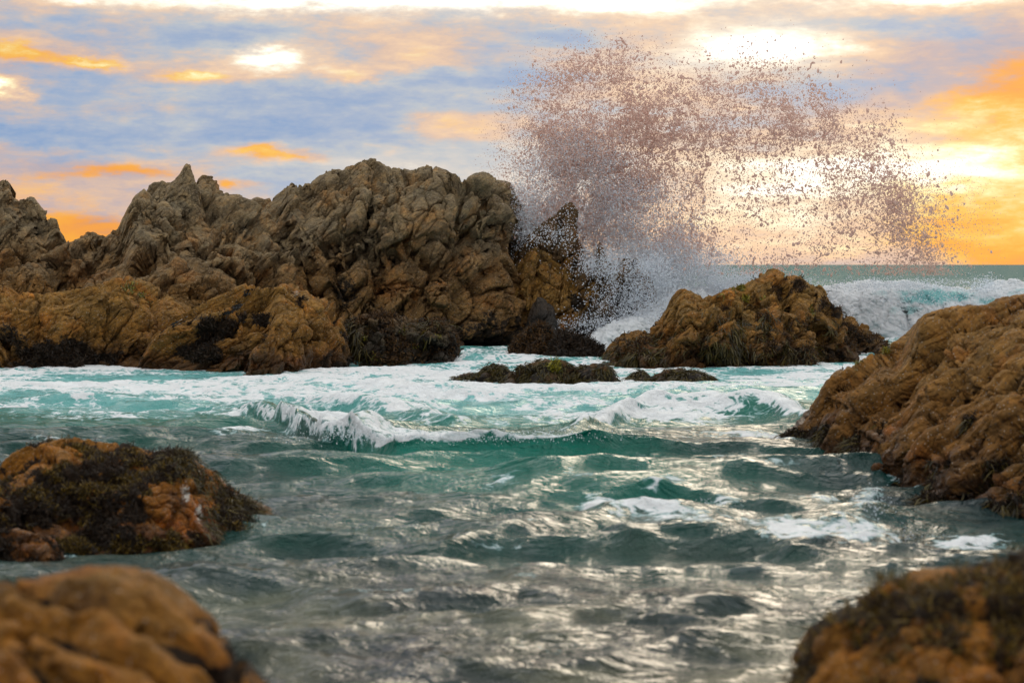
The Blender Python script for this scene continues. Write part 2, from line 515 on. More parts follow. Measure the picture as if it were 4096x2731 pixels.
def rock_shape(sky, D, df, db, n=2.4, nx=400, nt=220, nb=36, base=-.7, anchor=None, levels=(), flow=(), seed=1, rough=.03,
               algae=None, crust=None, smooth_sky=2, strata=None):
    """a solid rock: its skyline stands at distance D (a number or [(px, D), ...]), it bulges df towards the
    camera and db away from it; then the faces are broken up by joint blocks, folds and grain"""
    px = np.array([p[0] for p in sky], float)
    py = np.array([p[1] for p in sky], float)
    if isinstance(D, (int, float)):
        Dk = np.full(len(px), float(D))
    else:
        Dk = np.interp(px, [d[0] for d in D], [d[1] for d in D])
    X = (px - 512) / F * Dk
    Z = H - (py - HY) / F * Dk
    X = np.concatenate([[X[0] - .1], X, [X[-1] + .1]])
    Z = np.concatenate([[base], Z, [base]])
    Y = np.concatenate([[Dk[0]], Dk, [Dk[-1]]])
    L = np.concatenate([[0], np.cumsum(np.hypot(np.diff(X), np.diff(Z)))])
    s = np.linspace(0, L[-1], nx)
    X, Z, Y = (np.interp(s, L, q) for q in (X, Z, Y))
    for _ in range(smooth_sky):
        for q in (X, Z, Y):
            q[1:-1] = (q[:-2] + 2 * q[1:-1] + q[2:]) / 4
    if anchor is None:
        ax = (X[0] + X[-1]) / 2
    else:
        ax = X_of(anchor, np.interp(anchor, px, Dk) if px[-1] > px[0] else Dk.mean())
    ay = np.interp(ax, X, Y) if X[-1] > X[0] else Y.mean()
    hgt = (Z.max() - base)

    def arc(m, depth):
        th = np.linspace(0, math.pi / 2, 1500)
        r, g = np.cos(th) ** (2 / n), np.sin(th) ** (2 / n)
        Lq = np.concatenate([[0], np.cumsum(np.hypot(np.diff(r) * hgt, np.diff(g) * depth))])
        q = np.linspace(0, Lq[-1], m)
        return np.interp(q, Lq, r), np.interp(q, Lq, g)
    rb, gb = arc(nb, db)
    rf, gf = arc(nt, df)
    r = np.concatenate([rb[::-1][:-1], rf])
    y = np.concatenate([gb[::-1][:-1] * db, -gf * df])
    nr = len(r)
    r = np.maximum(r, .004)
    PX = ax + (X - ax)[None, :] * r[:, None]
    PZ = base + (Z - base)[None, :] * r[:, None]
    PY = (ay + (Y - ay)[None, :] * r[:, None]) + y[:, None]
    V = np.stack([PX, PY, PZ], 2).reshape(-1, 3)
    nrm = grid_normals(V, nr, nx)
    c = V.mean(0)
    if ((V - c) * nrm).sum() < 0:
        nrm = -nrm
        flip = True
    else:
        flip = False
    edge = np.minimum(1, np.repeat(1 - r ** 8 * .55, nx))   # calmer at the skyline so the outline stays
    # folds and swellings
    for (size, amp, stx, ang) in flow:
        ca, sa = math.cos(ang), math.sin(ang)
        Q = np.stack([(ca * V[:, 0] + sa * V[:, 2]) / stx, V[:, 1], -sa * V[:, 0] + ca * V[:, 2]], 1) / size
        f = 1 - 2 * np.abs(perlin(Q, seed + 5))
        f = f * .7 + .6 * perlin(Q * .6, seed + 9)
        V = V + nrm * (f * amp * edge)[:, None]
    if strata:
        th, amp, ang = strata
        t = (V[:, 2] * math.cos(ang) - V[:, 0] * math.sin(ang) + V[:, 1] * .25) / th + .9 * perlin(V * (.16 / th), seed + 2) + .25 * perlin(V * (.8 / th), seed + 4)
        fr = t - np.floor(t)
        lay = R1[(np.floor(t).astype(int) * 37 + 11) & 255]
        V = V + nrm * (amp * (np.abs(np.sin(np.pi * fr)) ** .55 - .8 + .7 * lay))[:, None]
    for (size, amp, crack, stx, ang) in levels:
        nn = grid_normals(V, nr, nx) * (-1 if flip else 1)
        nn = nrm * .6 + nn * .4
        off, tilt, e = joints(V, size, stx, ang, seed + int(size * 10))
        prof = np.minimum(e / .15, 1)
        prof = 1 - (1 - prof) ** 2.2
        slit = np.exp(-(e / .06) ** 1.5) * (.5 + .5 * (fbm(V / size * .7, 2, .5, seed + 3) > -.25))
        dsp = amp * (.60 * off + .62 * tilt) * (.35 + .65 * prof) + crack * (.75 * (prof - 1) - 1.25 * slit)
        V = V + nn * (dsp * edge)[:, None]
        seed += 7
    nn = grid_normals(V, nr, nx) * (-1 if flip else 1)
    V = V + nn * (fbm(V * (1.6 / max(rough * 20, .3)), 5, .55, seed) * rough)[:, None]
    V = V + nn * (fbm(V * 9.0, 2, .6, seed + 31) * rough * .35)[:, None]
    # the outline settles back to the surveyed skyline
    ox = np.array([p[0] for p in sky], float)
    oy = np.array([p[1] for p in sky], float)
    bx = np.arange(ox.min(), ox.max(), 4.0)
    for _ in range(3):
        qx, qy = to_px(V)
        want = np.interp(bx, *_upper(ox, oy))
        bi = ((qx - bx[0]) / 4.0).astype(int)
        ok = (bi >= 0) & (bi < len(bx))
        have = np.full(len(bx), 1e4)
        np.minimum.at(have, bi[ok], qy[ok])
        dl = np.where(have < 9e3, want - have, 0)
        dl = np.clip(dl, -14, 14)
        dl = np.convolve(np.pad(dl, 2, 'edge'), [.1, .2, .4, .2, .1], 'valid')
        sh = np.interp(qx, bx + 2, dl) * V[:, 1] / F
        ztop = H - (np.interp(qx, bx, want) - HY) * V[:, 1] / F
        V[:, 2] -= sh * np.clip((V[:, 2] - base) / np.maximum(ztop - base, .2), 0, 1)
    V[:, 2] = np.maximum(V[:, 2], base - .2)
    nn = grid_normals(V, nr, nx) * (-1 if flip else 1)
    faces = grid_faces(nr, nx)
    if flip:
        faces = faces[:, ::-1]
    al = algae(V, nn) if algae else np.zeros(len(V))
    if strata:      # groove shade painted in by colour, along with some algae
        al = al + .36 * (1 - np.abs(np.sin(np.pi * fr)) ** .55)
    cr = crust(V, nn) if crust else np.zeros(len(V))
    return V, nn, faces, np.clip(al, 0, 1), np.clip(cr, 0, 1), nr, nx


def to_px(V):
    y = np.maximum(V[:, 1], .5)
    return 512 + F * V[:, 0] / y, HY + F * (H - V[:, 2]) / y


def blob_field(V, lst):
    px, py = to_px(V)
    o = np.zeros(len(V))
    for (cx, cy, rx, ry, a) in lst:
        o = np.maximum(o, a * np.exp(-((px - cx) / rx) ** 2 - ((py - cy) / ry) ** 2))
    return o


def make_rock(name, mat, label, cat, group=None, parent=None, **kw):
    V, nn, faces, al, cr, nr, nc = rock_shape(**kw)
    me = fast_mesh(name, V, faces, mat, True, {'algae': al, 'crust': cr})
    o = link(name, me, parent, label=label, category=cat, group=group)
    return o, V, nn, al


def strands(name, V, nn, w, count, length, width, mat, parent, style='hang', segs=5, seed=0, label=None, stuff=True, spread=.3,
            frontonly=True):
    """weed: bent blades rooted on the rock, hanging down it or standing out of it"""
    rs = np.random.RandomState(seed + 100)
    w = np.asarray(w, float) * (V[:, 2] > -.05)
    if frontonly:
        w = w * (nn[:, 1] < .45)
    tot = w.sum()
    if tot <= 0:
        return None
    idx = rs.choice(len(V), count, p=w / tot)
    p = V[idx] + rs.normal(size=(count, 3)) * width * 2.0
    nrm = nn[idx]
    dn = np.array([0, 0, -1.0])
    tang = dn - nrm * (nrm @ dn)[:, None]
    tang /= np.maximum(np.linalg.norm(tang, axis=1), 1e-6)[:, None]
    ln = length * (.45 + .9 * rs.rand(count))
    if style == 'hang':
        d = nrm * .28 + tang * .9 + rs.normal(size=(count, 3)) * spread
    else:
        d = nrm * .9 + np.array([0, 0, .25]) + rs.normal(size=(count, 3)) * (spread + .3)
    d /= np.linalg.norm(d, axis=1)[:, None]
    pts = [p - nrm * width]
    for k in range(segs):
        p = p + d * (ln / segs)[:, None]
        pts.append(p)
        if style == 'hang':
            d = d + tang * .55 - nrm * .12 + rs.normal(size=(count, 3)) * spread * .7
        else:
            d = d + rs.normal(size=(count, 3)) * spread + np.array([0, 0, -.12])
        d /= np.linalg.norm(d, axis=1)[:, None]
    A = np.stack(pts, 1)                            # count, segs+1, 3
    side = np.cross(d, nrm + rs.normal(size=(count, 3)) * .6)
    side /= np.maximum(np.linalg.norm(side, axis=1), 1e-6)[:, None]
    tap = np.array([.7] + [1 - .75 * (k / segs) ** 2 for k in range(1, segs + 1)])
    wd = width * (.6 + .8 * rs.rand(count))
    off = side[:, None, :] * (wd[:, None] * tap[None, :])[:, :, None]
    VV = np.stack([A - off, A + off], 2).reshape(-1, 3)
    m = (segs + 1) * 2
    b = np.arange(count)[:, None] * m + np.arange(segs)[None, :] * 2
    b = b.ravel()
    faces = np.stack([b, b + 1, b + 3, b + 2], 1)
    tint = np.repeat(np.clip(rs.rand(count) ** 1.5 * 1.0, 0, 1), m)
    me = fast_mesh(name, VV, faces, mat, True, {'tint': tint})
    return link(name, me, parent, kind='stuff' if stuff else None, label=label)


J = math.radians
STACK_LV = [(1.25, .55, .20, 1.8, J(38)), (.50, .20, .10, 2.2, J(50)), (.20, .055, .035, 2.0, J(35))]


def low_algae(zc, amp, freq, seed, base=0.0):
    def f(V, nn):
        n = fbm(V * freq, 3, .6, seed)
        return np.clip(amp * (zc - V[:, 2]) / zc + n * .85 + base, 0, 1)
    return f


# --- far left spiky crag
make_rock('sea_crag', M_STACK, 'jagged grey brown crag at the left edge, notched down to a low saddle', 'rock', 'granite sea stacks',
          sky=[(-60, 190), (-30, 176), (-10, 184), (0, 179), (9.6, 179), (11, 190), (16, 192), (17, 199), (32, 196), (39, 203), (38.5, 211), (46, 209), (48, 215),
               (56, 220), (59, 232), (65, 231), (64, 242), (68, 250), (72, 262), (78, 280), (85, 300)],
          D=44, df=3.0, db=2.0, n=2.3, nx=560, nt=200, seed=11, rough=.05, anchor=0,
          levels=[(1.0, .55, .26, 2.6, J(42)), (.42, .22, .10, 2.8, J(44)), (.18, .04, .03, 2.6, J(48))])
make_rock('notched_ridge', M_STACK2, 'low saw-toothed ridge of thin upright blades between the left crag and the horned stack', 'rock', 'granite sea stacks',
          sky=[(28, 268), (40, 255), (50, 248), (64, 243), (70, 237), (75, 239), (79, 234), (84, 233), (89, 229), (96, 235), (100, 232), (102, 239), (110, 228), (116, 229),
               (124, 226), (135, 228), (150, 236), (165, 246), (180, 262)],
          D=43.2, df=2.2, db=1.5, n=2.0, nx=480, nt=180, seed=23, rough=.05, anchor=100,
          levels=[(.55, .40, .20, 2.8, J(78)), (.26, .14, .07, 2.6, J(68)), (.13, .04, .02, 2.0, J(60))])
# --- horned stack
horn, Vh, Nh, _ = make_rock('sea_stack', M_STACK, 'craggy stack with a sharp pointed horn on top, left of the biggest stack', 'rock', 'granite sea stacks',
          sky=[(90, 290), (100, 262), (108, 240), (114, 228), (121, 216), (123.5, 206), (129, 198), (143, 186), (158, 180), (164, 180), (168, 184), (176, 178), (182, 182),
               (194, 184), (206, 184), (220, 191), (225, 192), (239, 194.6), (250, 199), (262, 206), (275, 220), (290, 238), (306, 258), (322, 285), (332, 310), (336, 345)],
          D=44.5, df=4.2, db=3.0, n=2.1, nx=760, nt=300, seed=37, rough=.05, anchor=215,
          levels=[(1.9, .70, .22, 2.4, J(30)), (.72, .36, .17, 2.6, J(40)), (.30, .10, .06, 2.6, J(50))])
make_rock('pinnacle', M_STACK, 'sharp pointed block crowning the stack', None, parent=horn,
          sky=[(157, 212), (161, 196), (166, 185), (171, 178), (176, 173), (181, 166), (185, 161.5), (190, 166), (194, 175), (199, 188), (203, 206)],
          D=43.4, df=.8, db=.8, n=1.8, nx=220, nt=100, nb=24, base=2.9, seed=41, rough=.03,
          levels=[(.5, .10, .04, 1.8, J(50)), (.2, .04, .02, 2, J(50))])
make_rock('knob', M_STACK2, 'rounded brown knob behind the pinnacle', None, parent=horn,
          sky=[(188, 205), (192, 182), (199, 174), (206, 175), (212, 176), (218, 183), (220.5, 191), (222, 205)],
          D=45.2, df=.6, db=.6, n=2.2, nx=180, nt=80, nb=20, base=3.3, seed=43, rough=.03,
          levels=[(.4, .10, .05, 2.0, J(10)), (.18, .04, .02, 2, J(20))])
make_rock('rock_outcrop', M_STACK2, 'small flat brown outcrop showing in the gap behind the two stacks', 'rock', 'granite sea stacks',
          sky=[(240, 215), (247, 200), (251, 196), (258, 197), (265, 198.5), (270, 198), (276, 205), (284, 220)],
          D=48, df=.8, db=.8, n=2.2, nx=160, nt=60, nb=16, base=1.5, seed=47, rough=.04, levels=[(.4, .12, .05, 2.0, J(10))])
# --- main stack


def main_algae_shade(V, nn):
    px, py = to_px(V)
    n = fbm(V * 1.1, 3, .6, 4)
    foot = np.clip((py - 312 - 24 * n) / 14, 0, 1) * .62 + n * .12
    return np.maximum(foot * (px > 395), blob_field(V, [(345, 292, 22, 30, .62)]) + n * .1)  # the blob paints in the recess's shade along with its black wet crust


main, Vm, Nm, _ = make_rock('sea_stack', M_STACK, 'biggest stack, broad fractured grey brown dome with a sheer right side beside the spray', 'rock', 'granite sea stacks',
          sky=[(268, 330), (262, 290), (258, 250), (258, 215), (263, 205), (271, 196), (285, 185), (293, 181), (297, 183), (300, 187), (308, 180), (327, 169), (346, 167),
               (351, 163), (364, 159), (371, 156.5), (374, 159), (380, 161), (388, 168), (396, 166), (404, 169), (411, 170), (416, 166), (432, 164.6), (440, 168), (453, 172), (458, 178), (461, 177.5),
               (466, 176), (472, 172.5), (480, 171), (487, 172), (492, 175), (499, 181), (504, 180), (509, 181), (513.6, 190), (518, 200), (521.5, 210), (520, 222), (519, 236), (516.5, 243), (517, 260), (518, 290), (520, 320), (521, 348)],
          D=46, df=4.0, db=4.0, n=2.5, nx=900, nt=400, nb=40, seed=59, rough=.05, anchor=395, algae=main_algae_shade,
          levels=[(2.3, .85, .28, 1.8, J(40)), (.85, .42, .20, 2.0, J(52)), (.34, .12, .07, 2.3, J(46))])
# --- rocks right of the main stack and behind the spray
make_rock('rock_shoulder', M_MID, 'brown weedy shoulder of rock against the right foot of the biggest stack', 'rock', 'rocks behind the spray',
          sky=[(500, 300), (505, 262), (518, 243), (530, 240), (545, 240), (552, 243), (558, 249), (571, 253), (580, 260), (587, 265), (600, 273), (604, 285), (604, 300), (598, 320), (592, 345)],
          D=46.2, df=2.2, db=2.0, n=2.6, nx=420, nt=240, seed=71, rough=.04, anchor=545,
          algae=low_algae(1.4, .5, 1.2, 8),
          levels=[(.9, .32, .14, 1.8, J(75)), (.36, .14, .07, 2.0, J(80)), (.16, .05, .03, 2, J(60))])
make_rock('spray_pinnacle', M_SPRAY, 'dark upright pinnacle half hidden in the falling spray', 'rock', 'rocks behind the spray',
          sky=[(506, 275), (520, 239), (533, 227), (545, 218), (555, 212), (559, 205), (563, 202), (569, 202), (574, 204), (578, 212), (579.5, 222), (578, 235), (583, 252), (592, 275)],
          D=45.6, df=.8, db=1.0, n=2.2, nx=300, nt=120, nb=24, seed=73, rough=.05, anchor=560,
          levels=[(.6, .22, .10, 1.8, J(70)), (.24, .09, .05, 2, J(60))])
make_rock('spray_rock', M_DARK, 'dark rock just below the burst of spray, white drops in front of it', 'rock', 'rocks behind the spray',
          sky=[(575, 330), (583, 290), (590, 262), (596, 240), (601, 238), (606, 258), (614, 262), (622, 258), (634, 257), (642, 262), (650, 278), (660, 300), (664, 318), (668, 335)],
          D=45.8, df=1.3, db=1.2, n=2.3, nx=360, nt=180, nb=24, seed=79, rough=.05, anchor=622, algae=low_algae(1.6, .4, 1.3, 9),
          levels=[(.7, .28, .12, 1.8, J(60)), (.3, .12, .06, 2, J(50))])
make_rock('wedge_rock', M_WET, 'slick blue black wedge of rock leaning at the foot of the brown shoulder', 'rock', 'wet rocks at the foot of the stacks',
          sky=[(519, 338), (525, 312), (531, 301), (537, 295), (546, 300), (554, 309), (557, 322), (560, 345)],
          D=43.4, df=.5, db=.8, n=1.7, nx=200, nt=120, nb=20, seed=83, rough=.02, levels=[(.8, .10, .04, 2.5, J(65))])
# --- ochre rocks low on the left
make_rock('ochre_rock', M_STACK2, 'rubbly brown ledge with knuckled boulders, below the horned stack', 'rock', 'ochre rocks along the left',
          sky=[(72, 305), (80, 285), (89, 276), (104, 268), (113, 266), (124, 261), (134, 266), (143, 268), (150, 260), (159, 257), (170, 256), (183, 254), (195, 258), (207, 264), (220, 270), (231, 276), (239, 285),
               (250, 296), (262, 320), (270, 345)],
          D=41, df=3.0, db=1.5, n=1.9, nx=520, nt=220, nb=24, seed=89, rough=.06, anchor=170,
          levels=[(.8, .38, .16, 2.4, J(32)), (.34, .17, .08, 2.4, J(35)), (.15, .05, .03, 2.0, J(30))])
make_rock('ochre_rock', M_STACK2, 'heap of brown boulders under the crag at the left edge', 'rock', 'ochre rocks along the left',
          sky=[(-60, 262), (-20, 258), (0, 266), (10, 268), (21, 263), (30, 261), (40, 264), (47, 270), (60, 280), (72, 292), (88, 315)],
          D=41.5, df=2.4, db=1.5, n=2.0, nx=400, nt=180, nb=24, seed=97, rough=.06, anchor=5,
          levels=[(.75, .36, .16, 1.4, J(30)), (.32, .15, .08, 1.5, J(40)), (.15, .05, .03, 1.5, J(30))])


def ochre_algae(V, nn):
    n = fbm(V * np.array([.8, .8, 1.3]), 4, .6, 6)
    a = blob_field(V, [(45, 352, 60, 22, .9), (118, 345, 34, 18, .8), (85, 358, 60, 12, .8), (10, 365, 30, 16, .8), (160, 300, 10, 8, .4)])
    return np.clip(a * .75 + n * .55 - .05, 0, 1)


o, V, nn, al = make_rock('ochre_rock', M_OCHRE, 'broad ochre rock at the left waterline with black weed along its lower half', 'rock', 'ochre rocks along the left',
          sky=[(-80, 300), (-40, 288), (0, 284), (16, 291), (40, 293), (64, 290), (89, 285.5), (112, 277.5), (127.5, 275.5), (143, 279), (159, 288), (175, 299), (190, 306), (200, 322), (208, 345)],
          D=37.8, df=3.4, db=2.0, n=2.2, nx=640, nt=320, nb=24, seed=101, rough=.05, anchor=70, algae=ochre_algae,
          levels=[(1.3, .46, .18, 1.9, J(48)), (.50, .18, .09, 1.8, J(55)), (.20, .05, .03, 1.8, J(45))], flow=[(1.2, .12, 2, J(45))])
strands('turf_weed', V, nn, (al > .52) * 1.0, 9000, .09, .012, W_BLACK, o, 'tuft', 3, 1)
strands('sea_lettuce', V, nn, blob_field(V, [(130, 286, 7, 5, 1), (141, 293, 6, 4, .8), (150, 300, 4, 5, .3)]) ** 2, 420, .07, .012, W_LIME, o, 'hang', 4, 2,
        label='bright yellow green weed near the top')


def slab_algae(V, nn):
    n = fbm(V * np.array([.9, .9, 1.5]), 4, .6, 16)
    a = blob_field(V, [(215, 330, 34, 14, 1), (190, 352, 44, 12, .9), (240, 345, 26, 14, .6), (275, 332, 22, 10, .6), (330, 345, 22, 24, .65), (300, 305, 10, 10, .5), (265, 322, 16, 6, .7), (345, 366, 20, 10, 1)])
    return np.clip(a * .8 + n * .5 - .03, 0, 1)


o, V, nn, al = make_rock('slab_rock', M_OCHRE, 'golden brown slabby rock at the waterline, slanting slabs and black weed, paler top', 'rock', 'ochre rocks along the left',
          sky=[(116, 376), (127, 353), (148, 331), (167, 319), (190, 308), (207, 298), (223, 292), (236, 285.5), (249, 283), (262, 288), (271, 286), (278, 284), (287, 282), (300, 287), (312, 295), (324, 298), (332, 303), (340, 317),
               (349, 333), (355, 350), (358, 374)],
          D=37.0, df=2.9, db=1.6, n=2.2, nx=700, nt=340, nb=24, seed=107, rough=.04, anchor=265, algae=slab_algae,
          crust=lambda V, nn: blob_field(V, [(295, 292, 14, 7, .55)]),
          levels=[(1.25, .60, .22, 3.2, J(38)), (.50, .20, .10, 2.6, J(34)), (.20, .05, .03, 2.2, J(35))])
strands('turf_weed', V, nn, (al > .52) * 1.0, 9000, .09, .012, W_BLACK, o, 'tuft', 3, 3)
rs = np.random.RandomState(5)


def kelp_ribbon(V, parent, pts, label):
    """a strap of kelp lying down the rock face through the given picture-side points, laid on the rock's own surface"""
    px, py = to_px(V)
    out = []
    for (a, b) in zip(pts[:-1], pts[1:]):
        k = 14
        for i in range(k):
            x, y = a[0] + (b[0] - a[0]) * i / k, a[1] + (b[1] - a[1]) * i / k
            d = (px - x) ** 2 + (py - y) ** 2
            j = np.argsort(d)[:6]
            out.append(V[j[np.argmin(V[j, 1])]])
    P = np.array(out)
    for _ in range(3):
        P[1:-1] = (P[:-2] + P[1:-1] * 2 + P[2:]) / 4
    VV, FF, TT = [], [], []
    for s in range(7):                      # several frilled straps side by side
        ph = rs.rand() * 6
        off = rs.normal(size=3) * .035
        Q = P + off + np.array([0, -.05, .0])
        t = np.gradient(Q, axis=0)
        t /= np.linalg.norm(t, axis=1)[:, None]
        side = np.cross(t, [0, -1, 0])
        w = .028 * (1 + .7 * np.sin(np.arange(len(Q)) * 1.9 + ph))
        b0 = sum(len(v) for v in VV)
        A = Q - side * w[:, None]
        B = Q + side * w[:, None] + np.array([0, -.02, 0])
        VV.append(np.stack([A, B], 1).reshape(-1, 3))
        i = b0 + np.arange(len(Q) - 1) * 2
        FF.append(np.stack([i, i + 1, i + 3, i + 2], 1))
        TT.append(np.full(len(Q) * 2, rs.rand()))
    me = fast_mesh('kelp', np.concatenate(VV), np.concatenate(FF), W_KELP, True, {'tint': np.concatenate(TT)})
    return link('kelp', me, parent, label=label)


kelp_ribbon(V, o, [(249, 289), (242, 301), (234, 310), (222, 314), (208, 318)], 'black frilled kelp strap draped near the top')
kelp_ribbon(V, o, [(204, 309), (190, 318), (172, 328), (158, 338)], 'thin black kelp strap in the slanting crack')
kelp_ribbon(V, o, [(143, 348), (137, 356), (128, 364), (120, 371)], 'black kelp strap hanging to the water')

# small weedy rock beyond the slab
o, V, nn, al = make_rock('weedy_ledge', M_DARK, 'low dark ledge speckled with weed between the slabby rock and the biggest stack', 'rock', 'wet rocks at the foot of the stacks',
          sky=[(338, 370), (341, 335), (346, 322), (352, 317), (360, 313), (372, 313), (383, 311), (396, 313), (407, 317), (418, 317.6), (430, 320), (440, 319), (447, 323), (453, 329), (459, 345), (464, 366)],
          D=38.6, df=1.6, db=1.6, n=2.6, nx=460, nt=220, nb=24, seed=113, rough=.06, anchor=400,
          algae=lambda V, nn: np.clip(fbm(V * 1.6, 4, .6, 3) * .9 + .35, 0, 1),
          levels=[(.6, .24, .10, 1.4, J(60)), (.26, .10, .06, 1.4, J(30)), (.13, .04, .02, 1.5, J(30))])
strands('turf_weed', V, nn, (al > .4) * 1.0, 6000, .10, .013, W_RUST, o, 'tuft', 3, 4)
strands('rockweed', V, nn, blob_field(V, [(352, 330, 8, 14, 1), (358, 345, 7, 12, .8), (436, 324, 10, 8, .7), (420, 328, 12, 8, .5)]) ** 1.5, 1500, .32, .013, W_OLIVE, o, 'hang', 5, 5)
for k, (x, y, q) in enumerate([(363, 337, 3.5), (374, 357, 4), (403, 330, 4), (414, 342, 4), (437, 336, 3)]):
    strands('sea_lettuce', V, nn, blob_field(V, [(x, y, q, q * 1.3, 1)]) ** 3, 60, .08, .012, W_LIME, o, 'hang', 4, 60 + k)

o, V, nn, al = make_rock('red_brown_rock', M_DARK, 'small red brown turf-covered rock in the channel mouth below the slick wedge', 'rock', 'wet rocks at the foot of the stacks',
          sky=[(503, 356), (508, 344), (515, 335), (523, 329), (531, 324), (539, 322), (547, 325), (551, 332), (556, 345), (560, 356)],
          D=40.5, df=.9, db=.8, n=2.1, nx=260, nt=140, nb=20, seed=127, rough=.06, algae=lambda V, nn: np.clip(fbm(V * 2, 3, .6, 3) + .35, 0, 1),
          levels=[(.5, .20, .08, 1.3, J(30)), (.2, .08, .05, 1.3, J(30))])
strands('turf_weed', V, nn, np.ones(len(V)), 5000, .08, .013, W_RUST, o, 'tuft', 3, 7)
o, V, nn, al = make_rock('black_weed_rock', M_DARK, 'low black weed-covered rock just left of the big islet, foaming surge behind', 'rock', 'wet rocks at the foot of the stacks',
          sky=[(545, 362), (549, 338), (556, 332), (563, 330), (571, 332), (579, 337), (588, 339), (595, 341.5), (604, 348), (606, 355), (604, 366)],
          D=39.6, df=1.0, db=.8, n=2.2, nx=280, nt=140, nb=20, seed=131, rough=.06, algae=lambda V, nn: np.full(len(V), .85),
          levels=[(.5, .20, .08, 1.3, J(30)), (.2, .08, .05, 1.3, J(30))])
strands('turf_weed', V, nn, np.ones(len(V)), 6000, .12, .012, W_BLACK, o, 'tuft', 4, 8)


# --- islet in the middle right
def islet_algae(V, nn):
    n = fbm(V * 1.7, 4, .6, 26)
    a = blob_field(V, [(790, 290, 30, 22, .8), (830, 310, 24, 22, .9), (770, 330, 50, 18, .75), (700, 350, 60, 12, .8), (640, 345, 40, 14, .8), (860, 340, 34, 14, 1.0), (735, 310, 30, 10, .5), (720, 325, 12, 12, .8), (800, 355, 70, 12, .9)])
    return np.clip(a * .75 + n * .6 - .12, 0, 1)


o, V, nn, al = make_rock('islet', M_MID, 'big brown islet standing alone in the foam, olive rockweed down its front', 'rock',
          sky=[(588, 372), (596, 358), (604, 347.5), (610, 339), (618, 334), (625, 331), (636, 330), (645, 328), (653, 322), (661, 311), (666, 300), (671, 292), (677, 288.5), (684, 288), (692, 291), (700, 296), (706, 295), (712, 294), (724, 288),
               (741, 284), (749, 279), (756, 274), (762, 270.5), (768, 268), (773, 267.5), (779, 270), (786, 274), (793, 275), (802, 276), (807, 281), (810, 285), (815, 284), (821, 284), (825, 290), (827, 299), (837, 306), (846, 315), (862, 322),
               (878, 335), (889, 341), (901, 346), (910, 352)],
          D=[(588, 37.5), (700, 38.5), (800, 40), (850, 41.5), (910, 44)], df=2.9, db=2.4, n=2.0, nx=980, nt=380, nb=36, seed=137, rough=.05, anchor=745, algae=islet_algae,
          levels=[(1.2, .48, .18, 1.9, J(46)), (.46, .20, .10, 2.0, J(50)), (.19, .05, .03, 1.8, J(42))])
px, py = to_px(V)
wood = blob_field(V, [(745, 335, 34, 16, 1), (785, 345, 24, 18, .9), (755, 350, 60, 10, .9), (690, 350, 50, 9, 1), (640, 355, 36, 9, 1), (650, 340, 22, 8, .5), (775, 318, 16, 10, .6), (830, 325, 14, 10, .25)])
wood = wood * np.clip(.25 + 1.6 * fbm(V * 2.2, 3, .6, 71), .02, 1.5)
strands('rockweed', V, nn, wood ** 1.3, 8000, .25, .011, W_OLIVE, o, 'hang', 6, 9, spread=.42)
strands('rust_turf', V, nn, (al > .42) * 1.0, 15000, .075, .012, W_RUST, o, 'tuft', 3, 10)
strands('sea_lettuce', V, nn, blob_field(V, [(741, 289, 4, 3, 1), (746, 300, 3, 4, 1), (723, 297, 4, 2.5, .7), (762, 299, 3, 2, .6), (812, 312, 2, 6, .6), (735, 292, 3, 3, .7)]) ** 3, 500, .10, .013, W_LIME, o, 'tuft', 3, 11)

# --- awash weedy rocks in front of the islet
weedy = [
    ([(446.1, 387), (453.4, 375), (465.6, 372), (476.6, 370.5), (483.9, 364.5), (492.4, 362), (501, 364.5), (508.3, 370.5), (509.5, 376), (511.9, 389)], 32.0, 'leftmost of the weedy rocks awash in the foam, small and low'),
    ([(489.9, 391), (497.2, 378), (509.4, 369.5), (524, 363.5), (538.7, 359.5), (550.9, 358.5), (563.1, 360.5), (571.6, 365.5), (575.3, 371), (580.1, 391)], 31.6, 'weedy rock awash with a lime green tuft on its top'),
    ([(558.2, 391), (564.3, 377), (574, 367.5), (587.5, 363.5), (598.4, 362.2), (605.8, 364.5), (611.9, 370.5), (616.7, 378), (622.8, 392)], 31.4, 'round olive weedy rock awash, pressed against the one with the lime tuft'),
    ([(616.1, 391), (623.5, 378), (632, 371), (640.5, 370.5), (647.9, 372), (655.2, 385), (658.9, 392)], 32.2, 'small half-submerged weedy rock in a gap of foam'),
    ([(635, 393), (643.5, 380), (656.9, 371), (667.9, 368.5), (677.7, 367), (692.3, 370.5), (707, 374), (714.3, 379), (724, 393)], 31.8, 'rightmost weedy rock awash, just below the foot of the islet'),
]
for k, (sky, D, lab) in enumerate(weedy):
    o, V, nn, al = make_rock('weedy_rock', M_WEEDROCK, lab, 'rock', 'weedy rocks awash in front of the islet',
                             sky=sky, D=D, df=.75, db=.6, n=2.0, nx=220, nt=110, nb=30, base=-.4, seed=150 + k * 5, rough=.05,
                             algae=lambda V, nn: np.clip(fbm(V * 2, 3, .6, 3) + .5, 0, 1), levels=[(.4, .16, .07, 1.3, J(30))])
    strands('rockweed', V, nn, np.clip(.3 + fbm(V * 4, 2, .6, 5) * 2, 0, 1) * (V[:, 2] > .0), 3600 if k != 3 else 1400, .13, .009, W_OLIVE, o, 'hang', 5, 20 + k, spread=.45)
    if k == 1:
        strands('sea_lettuce', V, nn, blob_field(V, [(556, 367, 7, 4, 1)]) ** 2, 500, .12, .014, W_LIME, o, 'tuft', 4, 31,
                label='lime green tuft on top')


